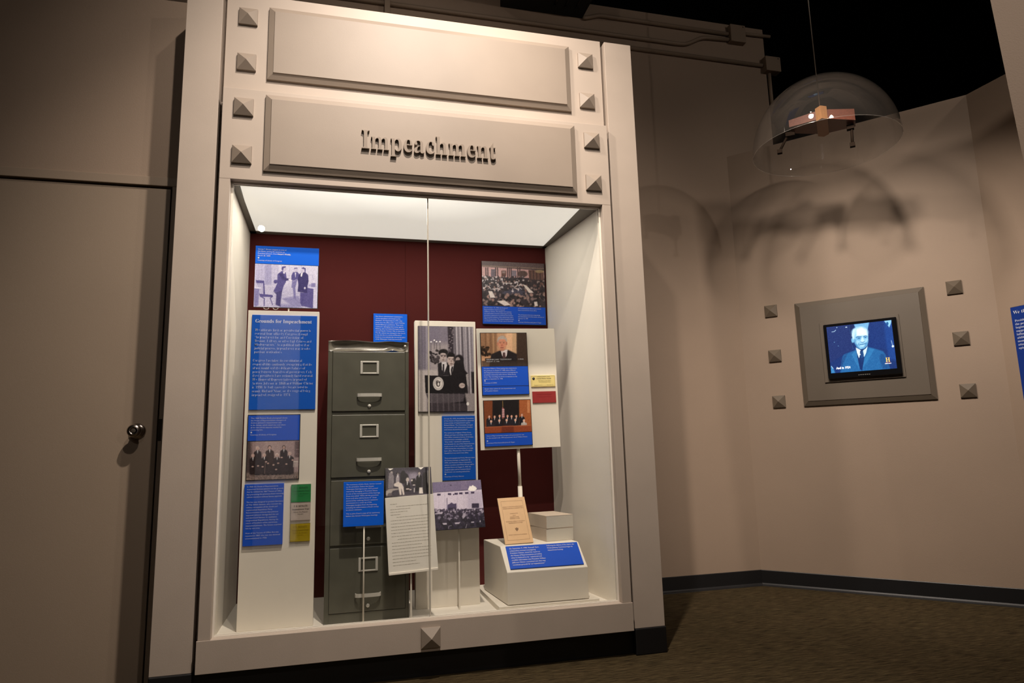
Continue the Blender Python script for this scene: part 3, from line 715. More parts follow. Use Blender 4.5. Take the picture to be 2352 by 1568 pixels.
for k in range(16): p.ell(706+RNG.random()*44, 200+k*13, 7, 5, (150, 140, 146), .7)
for x, y in ((558, 318), (586, 303), (605, 316), (635, 316)): p.ell(x, y, 7, 7, (235, 232, 235)); p.line([(x, y+8), (x, y+70)], 9, (96, 90, 96), .7)
p.crowd(550, 385, 640, 500, 26, 16, 10, [(30, 26, 30), (60, 54, 58)], .9)
# woman behind, young man behind, speaker
p.ell(800, 470, 40, 42, (26, 22, 26)); p.ell(790, 475, 20, 26, (150, 138, 138)); p.poly([(760, 480), (835, 470), (850, 560), (876, 590), (872, 690), (800, 700)], (30, 27, 31), 1, 3)
p.poly([(615, 505), (660, 490), (720, 500), (740, 610), (620, 610)], (32, 29, 34), 1, 3); p.poly([(648, 492), (690, 490), (696, 520), (670, 590), (652, 560)], (200, 196, 200)); p.poly([(658, 510), (672, 510), (672, 590), (655, 570)], (50, 46, 52))
p.ell(664, 408, 42, 28, (24, 20, 22)); p.ell(662, 445, 28, 42, (176, 162, 160)); p.poly([(632, 415), (640, 398), (690, 396), (697, 420), (660, 412)], (24, 20, 22))
p.line([(637, 433), (690, 432)], 4, (70, 60, 62)); p.ell(650, 441, 10, 7, (120, 106, 106)); p.ell(677, 441, 10, 7, (120, 106, 106)); p.ell(650, 441, 5, 3, (50, 42, 44)); p.ell(677, 441, 5, 3, (50, 42, 44)); p.ell(663, 474, 11, 4, (90, 74, 74)); p.ell(666, 456, 5, 9, (140, 124, 122), .8)
p.poly([(700, 505), (770, 490), (835, 520), (862, 600), (880, 760), (870, 915), (720, 915), (715, 640)], (24, 21, 25), 1, 4)
p.poly([(716, 510), (755, 515), (745, 570), (728, 608), (718, 575)], (205, 200, 202)); p.poly([(736, 530), (750, 530), (742, 575), (732, 600), (728, 560)], (40, 36, 42))
p.ell(729, 440, 36, 30, (22, 18, 20)); p.ell(731, 478, 33, 46, (184, 168, 164)); p.poly([(694, 450), (700, 430), (755, 425), (764, 465), (752, 448), (715, 446)], (24, 20, 22)); p.ell(758, 470, 8, 20, (40, 34, 36), .8)
for x in (718, 744): p.ell(x, 471, 8, 3, (90, 76, 76)); p.line([(x-9, 462), (x+9, 460)], 3, (64, 54, 54))
p.poly([(728, 472), (738, 472), (744, 494), (726, 496)], (150, 132, 128), .9); p.ell(734, 508, 14, 4, (86, 66, 66)); p.ell(733, 522, 14, 6, (140, 122, 120), .6); p.line([(712, 492), (706, 515)], 3, (130, 112, 110)); p.line([(752, 490), (756, 512)], 3, (110, 92, 92))
p.ell(826, 694, 26, 22, (190, 174, 170)); p.line([(812, 700), (848, 692)], 4, (110, 96, 94)); p.line([(810, 690), (845, 680)], 3, (130, 116, 114)); p.poly([(860, 600), (882, 590), (885, 700), (870, 690)], (150, 144, 146))
# lectern with round seal
p.poly([(503, 605), (722, 612), (725, 765), (510, 760)], (20, 17, 21)); p.poly([(512, 762), (850, 765), (838, 830), (700, 845), (540, 832)], (76, 70, 76), 1, 3); p.poly([(530, 835), (860, 845), (870, 915), (530, 915)], (56, 50, 56), 1, 4)
for x in (560, 610, 660, 705, 750, 800): p.line([(x, 765), (x+6, 910)], 12, (104, 96, 102), .5)
p.poly([(850, 760), (930, 760), (930, 915), (880, 915)], (140, 132, 134), 1, 6); p.ell(876, 850, 12, 14, (220, 216, 214))
p.ell(620, 677, 46, 57, (196, 190, 188), soft=.05); p.ell(620, 677, 37, 47, (150, 144, 144), soft=.05); p.ell(620, 677, 33, 42, (206, 200, 196), soft=.05)
p.ell(612, 670, 16, 24, (120, 112, 112)); p.poly([(602, 655), (620, 668), (638, 652), (634, 695), (622, 705), (606, 698)], (60, 54, 56)); p.ell(621, 682, 8, 14, (214, 208, 204))
p.poly([(905, 575), (935, 578), (938, 760), (912, 760)], (36, 32, 36), 1, 3)
p.noise(6, 1).mesh('photograph', W-.003, H-.003, M['print'], o, -W/2+.0015, .0015, gain=1.2)

W, H = .1645, .3105
o = board('text_panel', 'long blue text panel on the middle slab, below the portrait photograph', 'text panel', .1757, .29, .8030, W, H, .0095, M['midblue'])
para(o, W, H, ['On July 30, 1974, the Judiciary Committee', 'of the House of Representatives approved', 'three articles of impeachment against', 'Richard Nixon. The Committee charged', 'the president with obstruction of justice', 'and misuse of presidential power.'], .010, .0160, .0107, .0083, M['inkdim'], .148)
para(o, W, H, ['The testimony of highest White House', 'officials and tape recordings made in the', 'Oval Office revealed a history of wiretaps,', 'misinformation campaigns, political', '“dirty tricks,” clandestine operations,', 'and demands for use of the federal bureaus', 'made as part of the running of August 9,', '1974 became the only president to resign', 'from office. Minutes later Vice President', 'Gerald Ford was sworn into office.'], .010, .0850, .0109, .0083, M['inkdim'], .148)
para(o, W, H, ['These photographs by Fred J. Maroon show', 'the Senate hearings on September 29,', "1973, and President Nixon's farewell to", 'cabinet members and White House staff in', 'the East Room on August 9, 1974. His', 'daughter Julie and her husband David', 'Eisenhower are standing behind him.', '■', 'Courtesy of Fred J. Maroon'], .010, .2070, .0110, .0083, M['inkdim'], .150)

# --- chamber photograph at upper right
W, H = .386, .380
o = board('caption_board', 'color photograph of a crowded chamber above a blue caption, on the maroon wall', 'caption board', .5960, IB-.012, 1.6625, W, H, .011, M['blackboard'])
face(o, W, -W/2, .004, W-.004, .1045, M['navy'], 'caption_field')
para(o, W, H, ['On December 19, 1998, the House of', 'Representatives voted to impeach', 'William J. Clinton. The charges were perjury', 'and obstruction of justice stemming from the', "president's testimony in a civil suit and whether", 'he concealed evidence of his relationship with a', 'White House intern. The debate largely focused', 'on whether his crimes, if real, rose to the level'], .009, .2835, .0112, .0086, M['inkdim'], .176)
para(o, W, H, ['of a constitutional offense that would', 'have removed him from office.'], .213, .2835, .0112, .0086, M['inkdim'], .140)
para(o, W, H, ['This photograph shows the voting during', 'the impeachment trial of the Senate, the vote on', 'February 12, 1999.', '■', 'Courtesy of the Honorable James E. Rogan'], .213, .3215, .0112, .0086, M['inkdim'], .158)
p = Pic([(92, 62), (580, 85), (590, 425), (102, 415)], 170, (60, 50, 56))
p.poly([(92, 62), (580, 85), (580, 120), (92, 100)], (88, 72, 74)); p.poly([(95, 108), (580, 140), (585, 200), (98, 185)], (190, 150, 150)); p.poly([(95, 96), (580, 120), (580, 130), (95, 108)], (120, 100, 92))
for x in (125, 140, 200, 215, 292, 306, 320, 372, 388): p.line([(x, 118), (x+2, 190)], 9, (70, 52, 56))
p.rect(165, 128, 198, 185, (96, 84, 96)); p.rect(245, 138, 282, 185, (92, 60, 52)); p.rect(250, 142, 276, 160, (130, 110, 108)); p.rect(325, 138, 362, 185, (120, 110, 122)); p.poly([(455, 135), (575, 140), (585, 260), (465, 250)], (100, 72, 66)); 
for x in (470, 495, 520, 548): p.line([(x, 140), (x+6, 250)], 8, (62, 44, 44))
p.ell(545, 145, 36, 12, (170, 150, 110), .7); p.ell(410, 165, 40, 25, (80, 62, 60))
p.poly([(96, 185), (590, 215), (590, 425), (100, 415)], (46, 38, 44), 1, 4); p.poly([(260, 290), (420, 270), (480, 330), (360, 330), (250, 325)], (62, 60, 76), 1, 10)
p.crowd(98, 180, 420, 300, 230, 7, 6, [(24, 20, 26), (150, 120, 112), (34, 30, 36), (196, 186, 190), (60, 48, 54)], .85)
p.crowd(420, 220, 590, 330, 80, 8, 7, [(24, 20, 26), (110, 80, 74), (34, 30, 36), (150, 130, 126)], .85)
p.crowd(100, 320, 590, 420, 110, 12, 9, [(20, 17, 22), (30, 25, 30), (150, 120, 112), (120, 100, 98)], .9)
for q in ([(412, 245), (440, 255), (498, 310), (460, 312)], [(145, 298), (175, 300), (200, 350), (160, 350)], [(210, 375), (270, 370), (320, 405), (270, 412)], [(255, 232), (330, 235), (330, 240), (255, 238)], [(500, 380), (525, 378), (530, 412), (505, 414)]): p.poly(q, (204, 192, 188), 1, 2)
p.crowd(110, 210, 400, 290, 26, 14, 2.5, [(200, 190, 192)], .8)
p.noise(7, 1).mesh('photograph', W-.004, .2705, M['print'], o, -W/2, .1085, gain=1.25)

# --- white board on a post, with two captioned photographs and two cards
BR = .0188
wb = empty('mounted_board'); wb.matrix_world = frame(.5405, .47, .9465, 0, BR); tag(wb, 'pale grey board on a thin post, holding two photographs and two cards', 'display board')
slab(wb, .437, .644, .014, M['white'], 'panel', bev=.001)
b = new(); tube(b, [(-.012, .02, -.020), (-.012, -.195, -.020)], .0088, 16); tube(b, [(-.012, -.195, -.020), (-.012, -.7262, -.020)], .0118, 16); obj('post', b, M['white'], wb)
def onwb(name, label, cat, dx, dy, w, h, t, m, group=None, backname='backing'):
    o = empty(name); q = Matrix.Translation((dx, dy, t+.0003)); o.matrix_world = frame(.5405, .47, .9465, 0, BR) @ q; tag(o, label, cat, group)
    slab(o, w, h, t, m, backname, bev=min(.001, t/4)); return o
W, H = .259, .3365
o = onwb('caption_board', 'color still of a grey-haired man in dark suit above a blue caption', 'caption board', -.0725, .2840, W, H, .008, M['blackboard'])
face(o, W, -W/2+.003, .049, W-.006, .1035, M['navy'], 'caption_field'); face(o, W, -W/2+.003, .003, W-.006, .043, M['navy'], 'caption_field')
para(o, W, H, ['President William J. Clinton giving video testimony to', 'the grand jury on August 17, 1998, before Office of', 'the Independent Counsel prosecutors investigating the', "president's relationship with a former White House", 'intern. This recording was shown on television to the', 'public on September 21, 1998.'], .0135, .1965, .0112, .0088, M['inkdim'], .184)
para(o, W, H, ['■', 'Courtesy of C-SPAN'], .0135, .2625, .0112, .0088, M['inkdim'], .067)
para(o, W, H, ['Senate visitor tickets for the impeachment trial', 'of President Clinton.'], .0135, .3045, .0112, .0088, M['inkdim'], .168)
p = Pic([(92, 628), (455, 628), (467, 882), (103, 883)], 130, (196, 150, 116))
p.rect(90, 625, 220, 800, (150, 112, 84), 1, 8)
for x, c in ((130, (120, 86, 62)), (150, (176, 134, 100)), (172, (120, 88, 66)), (192, (190, 150, 112)), (212, (140, 104, 78))): p.line([(x, 625), (x+4, 800)], 9, c, .8)
p.rect(290, 625, 350, 800, (232, 186, 148), 1, 10); p.rect(345, 625, 380, 800, (206, 168, 132), 1, 4); p.rect(378, 625, 470, 890, (66, 50, 42), 1, 4); p.crowd(100, 735, 165, 800, 22, 12, 9, [(40, 30, 24), (70, 50, 36)], .9)
p.rect(100, 815, 170, 885, (206, 160, 124), 1, 3); p.poly([(178, 790), (250, 760), (310, 758), (380, 790), (385, 885), (160, 885)], (38, 33, 36), 1, 4); p.poly([(252, 762), (306, 755), (300, 800), (280, 830), (262, 800)], (226, 214, 216)); p.poly([(268, 778), (286, 776), (292, 825), (266, 825)], (90, 66, 68))
p.ell(262, 690, 38, 42, (176, 160, 150)); p.ell(264, 708, 33, 48, (214, 146, 118)); p.poly([(226, 690), (232, 660), (270, 650), (298, 672), (300, 700), (285, 675), (245, 675)], (184, 170, 162)); p.ell(228, 712, 6, 13, (196, 128, 104)); p.ell(298, 708, 6, 13, (190, 124, 100))
for x in (248, 276): p.ell(x, 703, 8, 3, (140, 88, 72)); p.line([(x-9, 695), (x+9, 694)], 3, (172, 126, 106))
p.ell(262, 722, 8, 10, (196, 116, 92), .8); p.ell(262, 741, 14, 3.5, (140, 70, 62)); p.ell(262, 760, 20, 8, (190, 124, 100), .6)
p.rect(105, 840, 470, 885, (54, 44, 40), .75, 2); p.rect(128, 820, 328, 842, (40, 32, 30), .8)
p.noise(5, 1).mesh('television_still', W-.006, .1795, M['print'], o, -W/2+.003, .154, gain=1.25)
lettering(o, 'GRAND JURY TESTIMONY', -W/2+.029, .187, .0105, M['ink'], .0014, width=.138); lettering(o, 'AUGUST 17, 1998', -W/2+.029, .177, .0082, M['ink'], .0014, width=.070); lettering(o, 'C-SPAN', -W/2+.203, .188, .0095, M['ink'], .0014, width=.030)

W, H = .2605, .2435
o = onwb('caption_board', 'color photograph of suited officials behind a wooden bench above a blue caption', 'caption board', -.0685, .0150, W, H, .008, M['blackboard'])
face(o, W, -W/2+.003, .003, W-.006, .066, M['navy'], 'caption_field')
para(o, W, H, ['House of Representatives managers who presented the case', 'for the removal in the 1999 impeachment trial of William Clinton.'], .011, .1890, .0112, .0085, M['inkdim'], .222)
para(o, W, H, ['■', 'Courtesy of the Honorable James E. Rogan'], .011, .2155, .0105, .0085, M['inkdim'], .150)
p = Pic([(110, 1156), (480, 1150), (490, 1402), (122, 1410)], 130, (34, 24, 24))
p.rect(105, 1150, 185, 1420, (112, 60, 36), 1, 3); p.rect(388, 1145, 500, 1420, (150, 84, 48), 1, 3); p.rect(455, 1155, 475, 1255, (190, 130, 90), .8); p.rect(180, 1150, 390, 1300, (26, 22, 24), 1, 3)
p.line([(260, 1160), (262, 1300)], 4, (150, 120, 70)); p.poly([(256, 1205), (272, 1220), (276, 1290), (254, 1295)], (150, 90, 92)); 
for k in range(5): p.line([(256, 1225+k*13), (272, 1228+k*13)], 4, (210, 200, 205))
for cx, t, c in ((155, 1270, (30, 28, 34)), (197, 1272, (34, 30, 36)), (236, 1266, (28, 26, 32)), (298, 1268, (26, 26, 34)), (330, 1270, (36, 32, 40)), (367, 1270, (28, 26, 32)), (412, 1260, (24, 24, 32))): p.person(cx, t, 8.5, 22, 1370, c, (214, 160, 140), (110, 86, 74))
for cx, t, c in ((170, 1308, (40, 36, 44)), (234, 1302, (30, 28, 36)), (291, 1300, (34, 30, 38)), (360, 1300, (30, 30, 38)), (428, 1305, (170, 162, 156))): p.person(cx, t, 8.5, 24, 1370, c, (224, 172, 150), (180, 160, 148))
p.poly([(118, 1360), (485, 1350), (490, 1405), (122, 1412)], (132, 64, 40), 1, 2); p.poly([(255, 1352), (345, 1350), (350, 1405), (250, 1408)], (104, 46, 32), 1, 3); p.line([(118, 1362), (485, 1354)], 4, (180, 110, 74), .8)
p.noise(5, 1).mesh('photograph', W-.006, .1685, M['print'], o, -W/2+.003, .072, gain=1.3)

W, H = .1365, .062
o = onwb('admission_card', 'pale yellow visitor ticket with an emblem, above a red card on the pale board', 'ticket', .1380, .3240, W, H, .006, M['cream'], 'visitor tickets on the pale board', 'card')
em = M['dkink']; lettering(o, 'United States Senate', .004, H-.0205, .0092, em, .0005, width=.082, align='CENTER', ser=True); lettering(o, 'IMPEACHMENT TRIAL', .004, H-.0105, .0058, em, .0005, width=.074, align='CENTER')
lettering(o, 'Admit Bearer to the Gallery', .008, H-.0315, .0062, em, .0005, width=.072, align='CENTER'); lettering(o, 'of the United States Senate', .008, H-.0385, .0062, em, .0005, width=.066, align='CENTER'); lettering(o, 'Sergeant at Arms', -.030, .0075, .0052, em, .0005, width=.046, align='CENTER'); lettering(o, 'Not transferable', .038, .0075, .0052, em, .0005, width=.036, align='CENTER')
b = new(); lathe(b, [(0, .0004), (.0075, .0004), (.0075, 0)], (-.054, H-.0175, .0004), (0, 0, 1), 20); lathe(b, [(0, .0006), (.0032, .0006), (.0032, 0)], (-.054, H-.0175, .0004), (0, 0, 1), 12); obj('emblem', b, em, o)
b = new()
for q in ((-W/2+.003, W/2-.003, .003, .0036), (-W/2+.003, W/2-.003, H-.0036, H-.003), (-W/2+.003, -W/2+.0036, .003, H-.003), (W/2-.0036, W/2-.003, .003, H-.003)): bx(b, q[0], q[1], q[2], q[3], .0001, .0005)
obj('border', b, M['kraftink'], o)
W, H = .1325, .0615
o = onwb('admission_card', 'plain red card below the pale yellow ticket on the pale board', 'ticket', .1400, .2375, W, H, .006, M['red'], 'visitor tickets on the pale board', 'card')
lettering(o, 'United States Senate', 0, H-.018, .0085, mat('dark_red_ink', lin((140, 20, 26))), .0005, width=.085, align='CENTER', ser=True); lettering(o, 'Impeachment Trial', 0, H-.031, .0070, bpy.data.materials['dark_red_ink'], .0005, width=.070, align='CENTER')

# --- things near the glass, in front of the cabinet
W, H = .1730, .1905
o = board('caption_stand', 'bright blue caption card on a thin rod, standing before the filing cabinet', 'caption card', -.2843, .100, .6300, W, H, .006, M['blue'], backname='card')
para(o, W, H, ['The testimony of John Dean, former counsel', 'to the president, before the Senate', 'Watergate hearings in June 1973 proved', 'extremely damaging to President Nixon.', 'In one of the turning points of the hearings,', 'Dean was asked “What did the president', 'know and when did he know it?” Dean', "answered by outlining Nixon's extensive", 'involvement in a cover-up of the', 'Watergate burglary from the beginning,', 'including his authorization of hush money', 'to silence witnesses.'], .0117, .0140, .00985, .0080, M['ink'], .150)
para(o, W, H, ["This is John Dean's copy of his testimony", 'before the Senate Watergate hearings.'], .0117, .1385, .00985, .0080, M['ink'], .145)
b = new(); tube(b, [(.003, .03, -.0095), (.003, -.4098, -.0095)], .0033, 10); obj('rod', b, M['white'], o)
boxobj('rod_clip', (-.022, .028, -.004, .012, -.012, -.006), M['white'], o)

W, H = .208, .134
o = board('photograph_card', 'small black-and-white photograph of men around a car, tilted above the typed pages', 'photograph', -.0850, .108, .7470, W, H, .005, M['blackboard'], lean=.32)
p = Pic([(10, 140), (985, 140), (1040, 735), (58, 738)], 130, (52, 47, 58))
p.rect(330, 240, 760, 480, (104, 96, 112), 1, 60); p.rect(540, 260, 700, 420, (140, 132, 148), 1, 40)
p.poly([(65, 148), (190, 148), (115, 188)], (235, 230, 222)); p.poly([(705, 140), (840, 140), (770, 190)], (235, 230, 222)); p.rect(0, 130, 60, 740, (34, 30, 36), 1, 10)
p.person(150, 200, 30, 58, 560, (110, 104, 112), (160, 150, 150), (60, 54, 58)); p.poly([(95, 240), (170, 250), (215, 440), (190, 470), (140, 400), (100, 330)], (120, 114, 120), 1, 6); p.person(285, 240, 25, 36, 500, (150, 142, 148), (170, 160, 160), (24, 20, 24)); p.ell(282, 252, 30, 18, (22, 18, 22)); p.ell(285, 255, 8, 8, (220, 215, 210))
p.poly([(330, 250), (400, 215), (500, 290), (530, 370), (430, 480), (345, 460)], (26, 22, 28), 1, 8); p.ell(395, 240, 42, 40, (28, 24, 30))
p.poly([(210, 470), (300, 430), (380, 470), (420, 540), (450, 700), (420, 710), (370, 560), (390, 700), (350, 705), (310, 540), (220, 520)], (200, 190, 184), 1, 8)
p.person(497, 345, 38, 62, 640, (30, 26, 32), (190, 178, 174), (90, 84, 88)); p.ell(510, 585, 40, 14, (180, 168, 164)); p.ell(570, 600, 28, 12, (170, 158, 156))
p.poly([(565, 380), (660, 370), (700, 480), (640, 540), (580, 480)], (36, 32, 38), 1, 5); p.ell(590, 410, 18, 22, (200, 190, 186)); p.ell(640, 510, 30, 12, (190, 180, 178)); p.poly([(640, 570), (662, 570), (660, 665), (645, 660)], (180, 174, 176))
p.person(742, 235, 28, 62, 640, (20, 17, 22), (176, 164, 160), (50, 44, 48)); p.poly([(755, 565), (825, 565), (838, 660), (845, 690), (755, 690)], (205, 198, 192), 1, 4)
p.poly([(820, 290), (950, 270), (985, 500), (960, 690), (850, 680), (830, 480)], (22, 18, 22), 1, 6); p.ell(870, 285, 44, 36, (30, 26, 30)); p.poly([(905, 210), (965, 220), (960, 540), (910, 440)], (110, 108, 106), .8, 12)
p.poly([(55, 620), (110, 570), (310, 565), (330, 590), (200, 610), (150, 690), (90, 720), (55, 690)], (150, 142, 138), 1, 8); p.ell(140, 690, 46, 36, (88, 80, 84)); p.rect(50, 705, 1040, 740, (50, 44, 48), .7, 6); p.poly([(280, 735), (390, 715), (960, 700), (1000, 738)], (150, 144, 144), .5, 8)
p.noise(6, 1).mesh('photograph', W-.002, H-.002, M['print'], o, -W/2+.001, .001, gain=1.25)
b = new(); tube(b, [(.0, .05, -.0085), (.0, .02, -.0085), (.0, -.02, .001)], .003, 8); obj('support_arm', b, M['white'], o)

W, H = .2140, .3225
o = board('typed_pages', 'stack of typed testimony pages on a thin rod behind the glass joint', 'document', -.0713, .052, .4310, W, H, .010, M['paper'], lean=.135, roll=.043, backname='page_stack')
b = new(); y = .292
for ln in range(21):
    if ln in (0,): x, xe, st = .020, .050, 0
    else: x = .046 if ln in (1, 5, 12, 22) else .020; xe = {2: .110, 3: .095, 4: .065, 14: .150, 19: .120, 20: .135}.get(ln, .190)
    if ln == 21: y -= .004; continue
    while x < xe:
        wd = .004+RNG.random()*.011; hull(b, [(-W/2+x, y, .0006), (-W/2+min(x+wd, xe), y, .0006), (-W/2+min(x+wd, xe), y+.0015, .0006), (-W/2+x, y+.0015, .0006)], [(0, 1, 2, 3)]); x += wd+.0022
    y -= .0134 if ln > 4 else .0115
tl = obj('typed_lines', b, M['type'], o); tl['kind'] = 'stuff'
b = new(); bx(b, -W/2+.001, W/2-.001, -.004, .006, -.011, .004, .0015); obj('ledge', b, M['white'], o)
b = new(); tube(b, [(.0135, .06, -.0135), (.0128, .02, -.0145)], .0036, 8); obj('rod_socket', b, M['white'], o)
rod = boxobj('rod', (-.0845, -.0775, .066, .073, IZ0, .452), M['white']); rod.parent = o; rod.matrix_parent_inverse = o.matrix_world.inverted()

W, H = .236, .2260
o = board('photograph_card', 'violet-toned photograph of a packed hearing room, tilted in front of the middle slab', 'photograph', .1595, .18, .5860, W, H, .005, M['blackboard'], lean=.315, roll=.018)
p = Pic([(1040, 435), (2065, 392), (2170, 1405), (1100, 1450)], 150, (128, 118, 150))
p.poly([(1040, 435), (2065, 392), (2085, 600), (1050, 650)], (112, 102, 134), 1, 10)
for x in (1130, 1210, 1290, 1560, 1640, 1770): p.line([(x, 440), (x+10, 640)], 5, (90, 82, 112), .6)
p.line([(1280, 530), (1560, 505)], 6, (80, 72, 100), .6); p.rect(1640, 400, 1770, 600, (124, 112, 142), .7, 4); p.ell(1425, 500, 22, 10, (60, 52, 76))
p.poly([(1050, 650), (2090, 600), (2130, 1010), (1070, 1070)], (200, 190, 208), 1, 6); p.rect(1780, 640, 2110, 1000, (176, 166, 190), .7, 40)
for x in (1170, 1300, 1560, 1700, 1810): p.line([(x, 660), (x+6, 1010)], 5, (150, 140, 166), .6)
p.line([(1045, 655), (2080, 598)], 9, (44, 36, 60)); p.poly([(1790, 610), (1830, 520), (1860, 535), (1890, 505), (1925, 530), (1960, 545), (1985, 590), (1940, 630), (1850, 635)], (240, 236, 232), 1, 4)
for x, y in ((1178, 702), (1400, 695), (1540, 690), (1640, 684), (1765, 678), (1893, 672)): p.rect(x-36, y-22, x+36, y+20, (56, 44, 76))
p.ell(1485, 705, 12, 16, (44, 34, 60)); p.line([(1345, 780), (1348, 1000)], 12, (80, 72, 100)); p.rect(1335, 900, 1358, 1010, (150, 142, 168))
p.poly([(1360, 920), (1400, 905), (1440, 875), (1490, 905), (1545, 895), (1550, 1040), (1350, 1050)], (66, 56, 88), 1, 3); p.rect(1375, 985, 1530, 1040, (40, 32, 56)); p.rect(1875, 905, 2030, 1002, (48, 40, 64), 1, 3)
p.poly([(1075, 1060), (2135, 1010), (2175, 1410), (1100, 1455)], (44, 37, 58), 1, 14)
p.crowd(1090, 1020, 2130, 1100, 120, 20, 24, [(40, 32, 50), (150, 140, 160), (70, 62, 84), (196, 188, 204), (54, 46, 66)], .85); p.crowd(1100, 1090, 2150, 1260, 160, 26, 30, [(28, 23, 38), (40, 34, 50), (60, 52, 72), (130, 122, 142)], .8); p.crowd(1110, 1240, 2160, 1430, 110, 34, 36, [(22, 18, 30), (32, 27, 42), (50, 44, 60)], .85)
for q in ([(1090, 1095), (1230, 1085), (1230, 1108), (1095, 1115)], [(1240, 1300), (1340, 1300), (1340, 1335), (1270, 1340)], [(1500, 1300), (1630, 1290), (1600, 1330), (1520, 1330)], [(1860, 1290), (1925, 1285), (1925, 1310), (1860, 1312)]): p.poly(q, (190, 182, 198), .9, 4)
p.poly([(1690, 1110), (1745, 1110), (1740, 1170), (1685, 1230), (1665, 1180)], (170, 162, 178), .9, 6); p.line([(1370, 1420), (1380, 1370), (1440, 1358)], 9, (150, 144, 156)); p.line([(1745, 1420), (1765, 1340)], 9, (170, 162, 174)); p.ell(2055, 1285, 10, 22, (190, 184, 194))
p.noise(7, 1).mesh('photograph', W-.002, H-.002, M['print'], o, -W/2+.001, .001, gain=1.25)
rod = boxobj('stand_rod', (.155, .162, .225, .232, IZ0, .70), M['white']); rod.parent = o; rod.matrix_parent_inverse = o.matrix_world.inverted()

# --- plinth with booklet and books
tag(boxobj('base_slab', (.318, .80, .105, .62, IZ0, .2425), M['white'], bev=.001), 'low pale slab under the cream plinth on the floor of the case', 'base slab')
def pq(x, y, z): return (x-.07*(y-.115), y, z)
b = new(); Yb = .50
prof = [(.115, .2455), (.115, .387), (.216, .490), (Yb, .490), (Yb, .2455)]
n = len(prof); va = [b.verts.new(pq(.361, y, z)) for y, z in prof]; vb = [b.verts.new(pq(.752, y, z)) for y, z in prof]
b.faces.new(va[::-1]); b.faces.new(vb)
for i in range(n): b.faces.new((va[i], va[(i+1) % n], vb[(i+1) % n], vb[i]))
bmesh.ops.bevel(b, geom=list(b.edges), offset=.0012, segments=2, affect='EDGES')
pl = tag(empty('plinth', (.55, .30, .2425)), 'cream plinth with a sloping front holding a blue caption and books', 'plinth')
o = obj('block', b, M['white'], pl); o.matrix_parent_inverse = Matrix.Translation(-pl.location)
b = new(); bx(b, .372, .738, .125, .48, .2425, .2457); o = obj('gap_shade', b, M['dark'], pl); o.matrix_parent_inverse = Matrix.Translation(-pl.location)  # dark strip painted in for the shade between plinth and slab
W, H = .358, .1255
la = math.atan2(.101, .103)
o = board('caption_plate', 'wide blue caption plate lying on the sloping front of the plinth', 'caption card', .5575, .1265-.0075*.7, .3955+.0075*.7, W, H, .0075, M['navy'], lean=la, backname='plate')
para(o, W, H, ['On September 9, 1998, Kenneth Starr,', 'independent counsel investigating', 'President Clinton, issued his report to', 'the House of Representatives providing', 'what he believed to be “substantial and', 'credible information that President William', 'Jefferson Clinton committed acts that may', 'constitute grounds for an impeachment.”'], .0145, .0190, .0128, .0102, M['ink'], .165)
para(o, W, H, ['Following the delivery of the report, the', 'House Judiciary Committee began its', 'impeachment hearings.'], .200, .0150, .0128, .0102, M['ink'], .138)

W, H = .142, .246
o = board('report_booklet', 'tan report booklet propped up on the plinth in front of two books', 'booklet', .459, .2525, .4945, W, H, .005, M['kraft'], lean=.56, roll=.02, backname='cover')
km = M['kraftink']
for s, y, sz, wd in (('REFERRAL TO THE UNITED STATES HOUSE OF', .192, .0075, .103), ('REPRESENTATIVES FILED IN CONFORMITY WITH', .183, .0075, .103), ('COMMUNICATION', .155, .0075, .040), ('FROM', .145, .006, .014), ('KENNETH STARR', .136, .0075, .046), ('INDEPENDENT COUNSEL', .128, .0075, .050), ('TRANSMITTING A REFERRAL TO THE HOUSE OF', .113, .0070, .098), ('REPRESENTATIVES', .1045, .0070, .070), ('ORDERED TO BE PRINTED WITH APPENDICES', .043, .0062, .092)):
    lettering(o, s, 0, y, sz, km, .0006, width=wd, align='CENTER')
b = new()
for q in ((-.056, .056, .226, .2266), (-.056, .056, .018, .0186), (-.056, -.0554, .018, .2266), (.0554, .056, .018, .2266)): bx(b, q[0], q[1], q[2], q[3], .0001, .0006)
obj('border', b, km, o)
b = new(); prism(b, [(-.009, .082), (-.006, .078), (0, .083), (.006, .078), (.009, .082), (.007, .070), (.002, .066), (0, .061), (-.002, .066), (-.007, .070)], lambda x, y, d: (x, y, d), .0002, .0006); obj('eagle_emblem', b, km, o)
b = new(); bx(b, -W/2+.001, W/2-.002, .001, H-.002, -.011, -.005); obj('pages', b, M['pages'], o)
es = empty('book_easel'); es.matrix_world = frame(.459, .2525, .4945, .56, .02); tag(es, 'clear acrylic easel holding the tan booklet on the plinth', 'easel')
b = new(); bx(b, -.066, .066, .002, .225, -.0150, -.0120, .0005); obj('back_rest', b, M['acrylic'], es)
b = new(); bx(b, -.066, .066, -.0040, -.0008, -.0150, .006, .0005); obj('lip', b, M['acrylic'], es)
for k, (z, lab) in enumerate(((.4905, 'thick pale paperback book lying at the bottom of the stack on the plinth'), (.5525, 'thick pale paperback book lying on top of the stack on the plinth'))):
    t = tag(empty('thick_book', (.662, .395, z), .125+.02*k), lab, 'book', 'two thick books on the plinth')
    b = new(); bx(b, -.0735, .0735, -.1125, .1125, .0012, .0595, .0005); obj('page_block', b, M['pages'], t)
    for z0, z1 in ((.0, .0013), (.0594, .0608)):
        b = new(); bx(b, -.0740, .0740, -.1130, .1130, z0, z1); obj('cover', b, M['bookcover'], t)
    b = new(); bx(b, -.0748, -.0735, -.1130, .1130, .0, .0608); obj('spine', b, M['bookcover'], t)

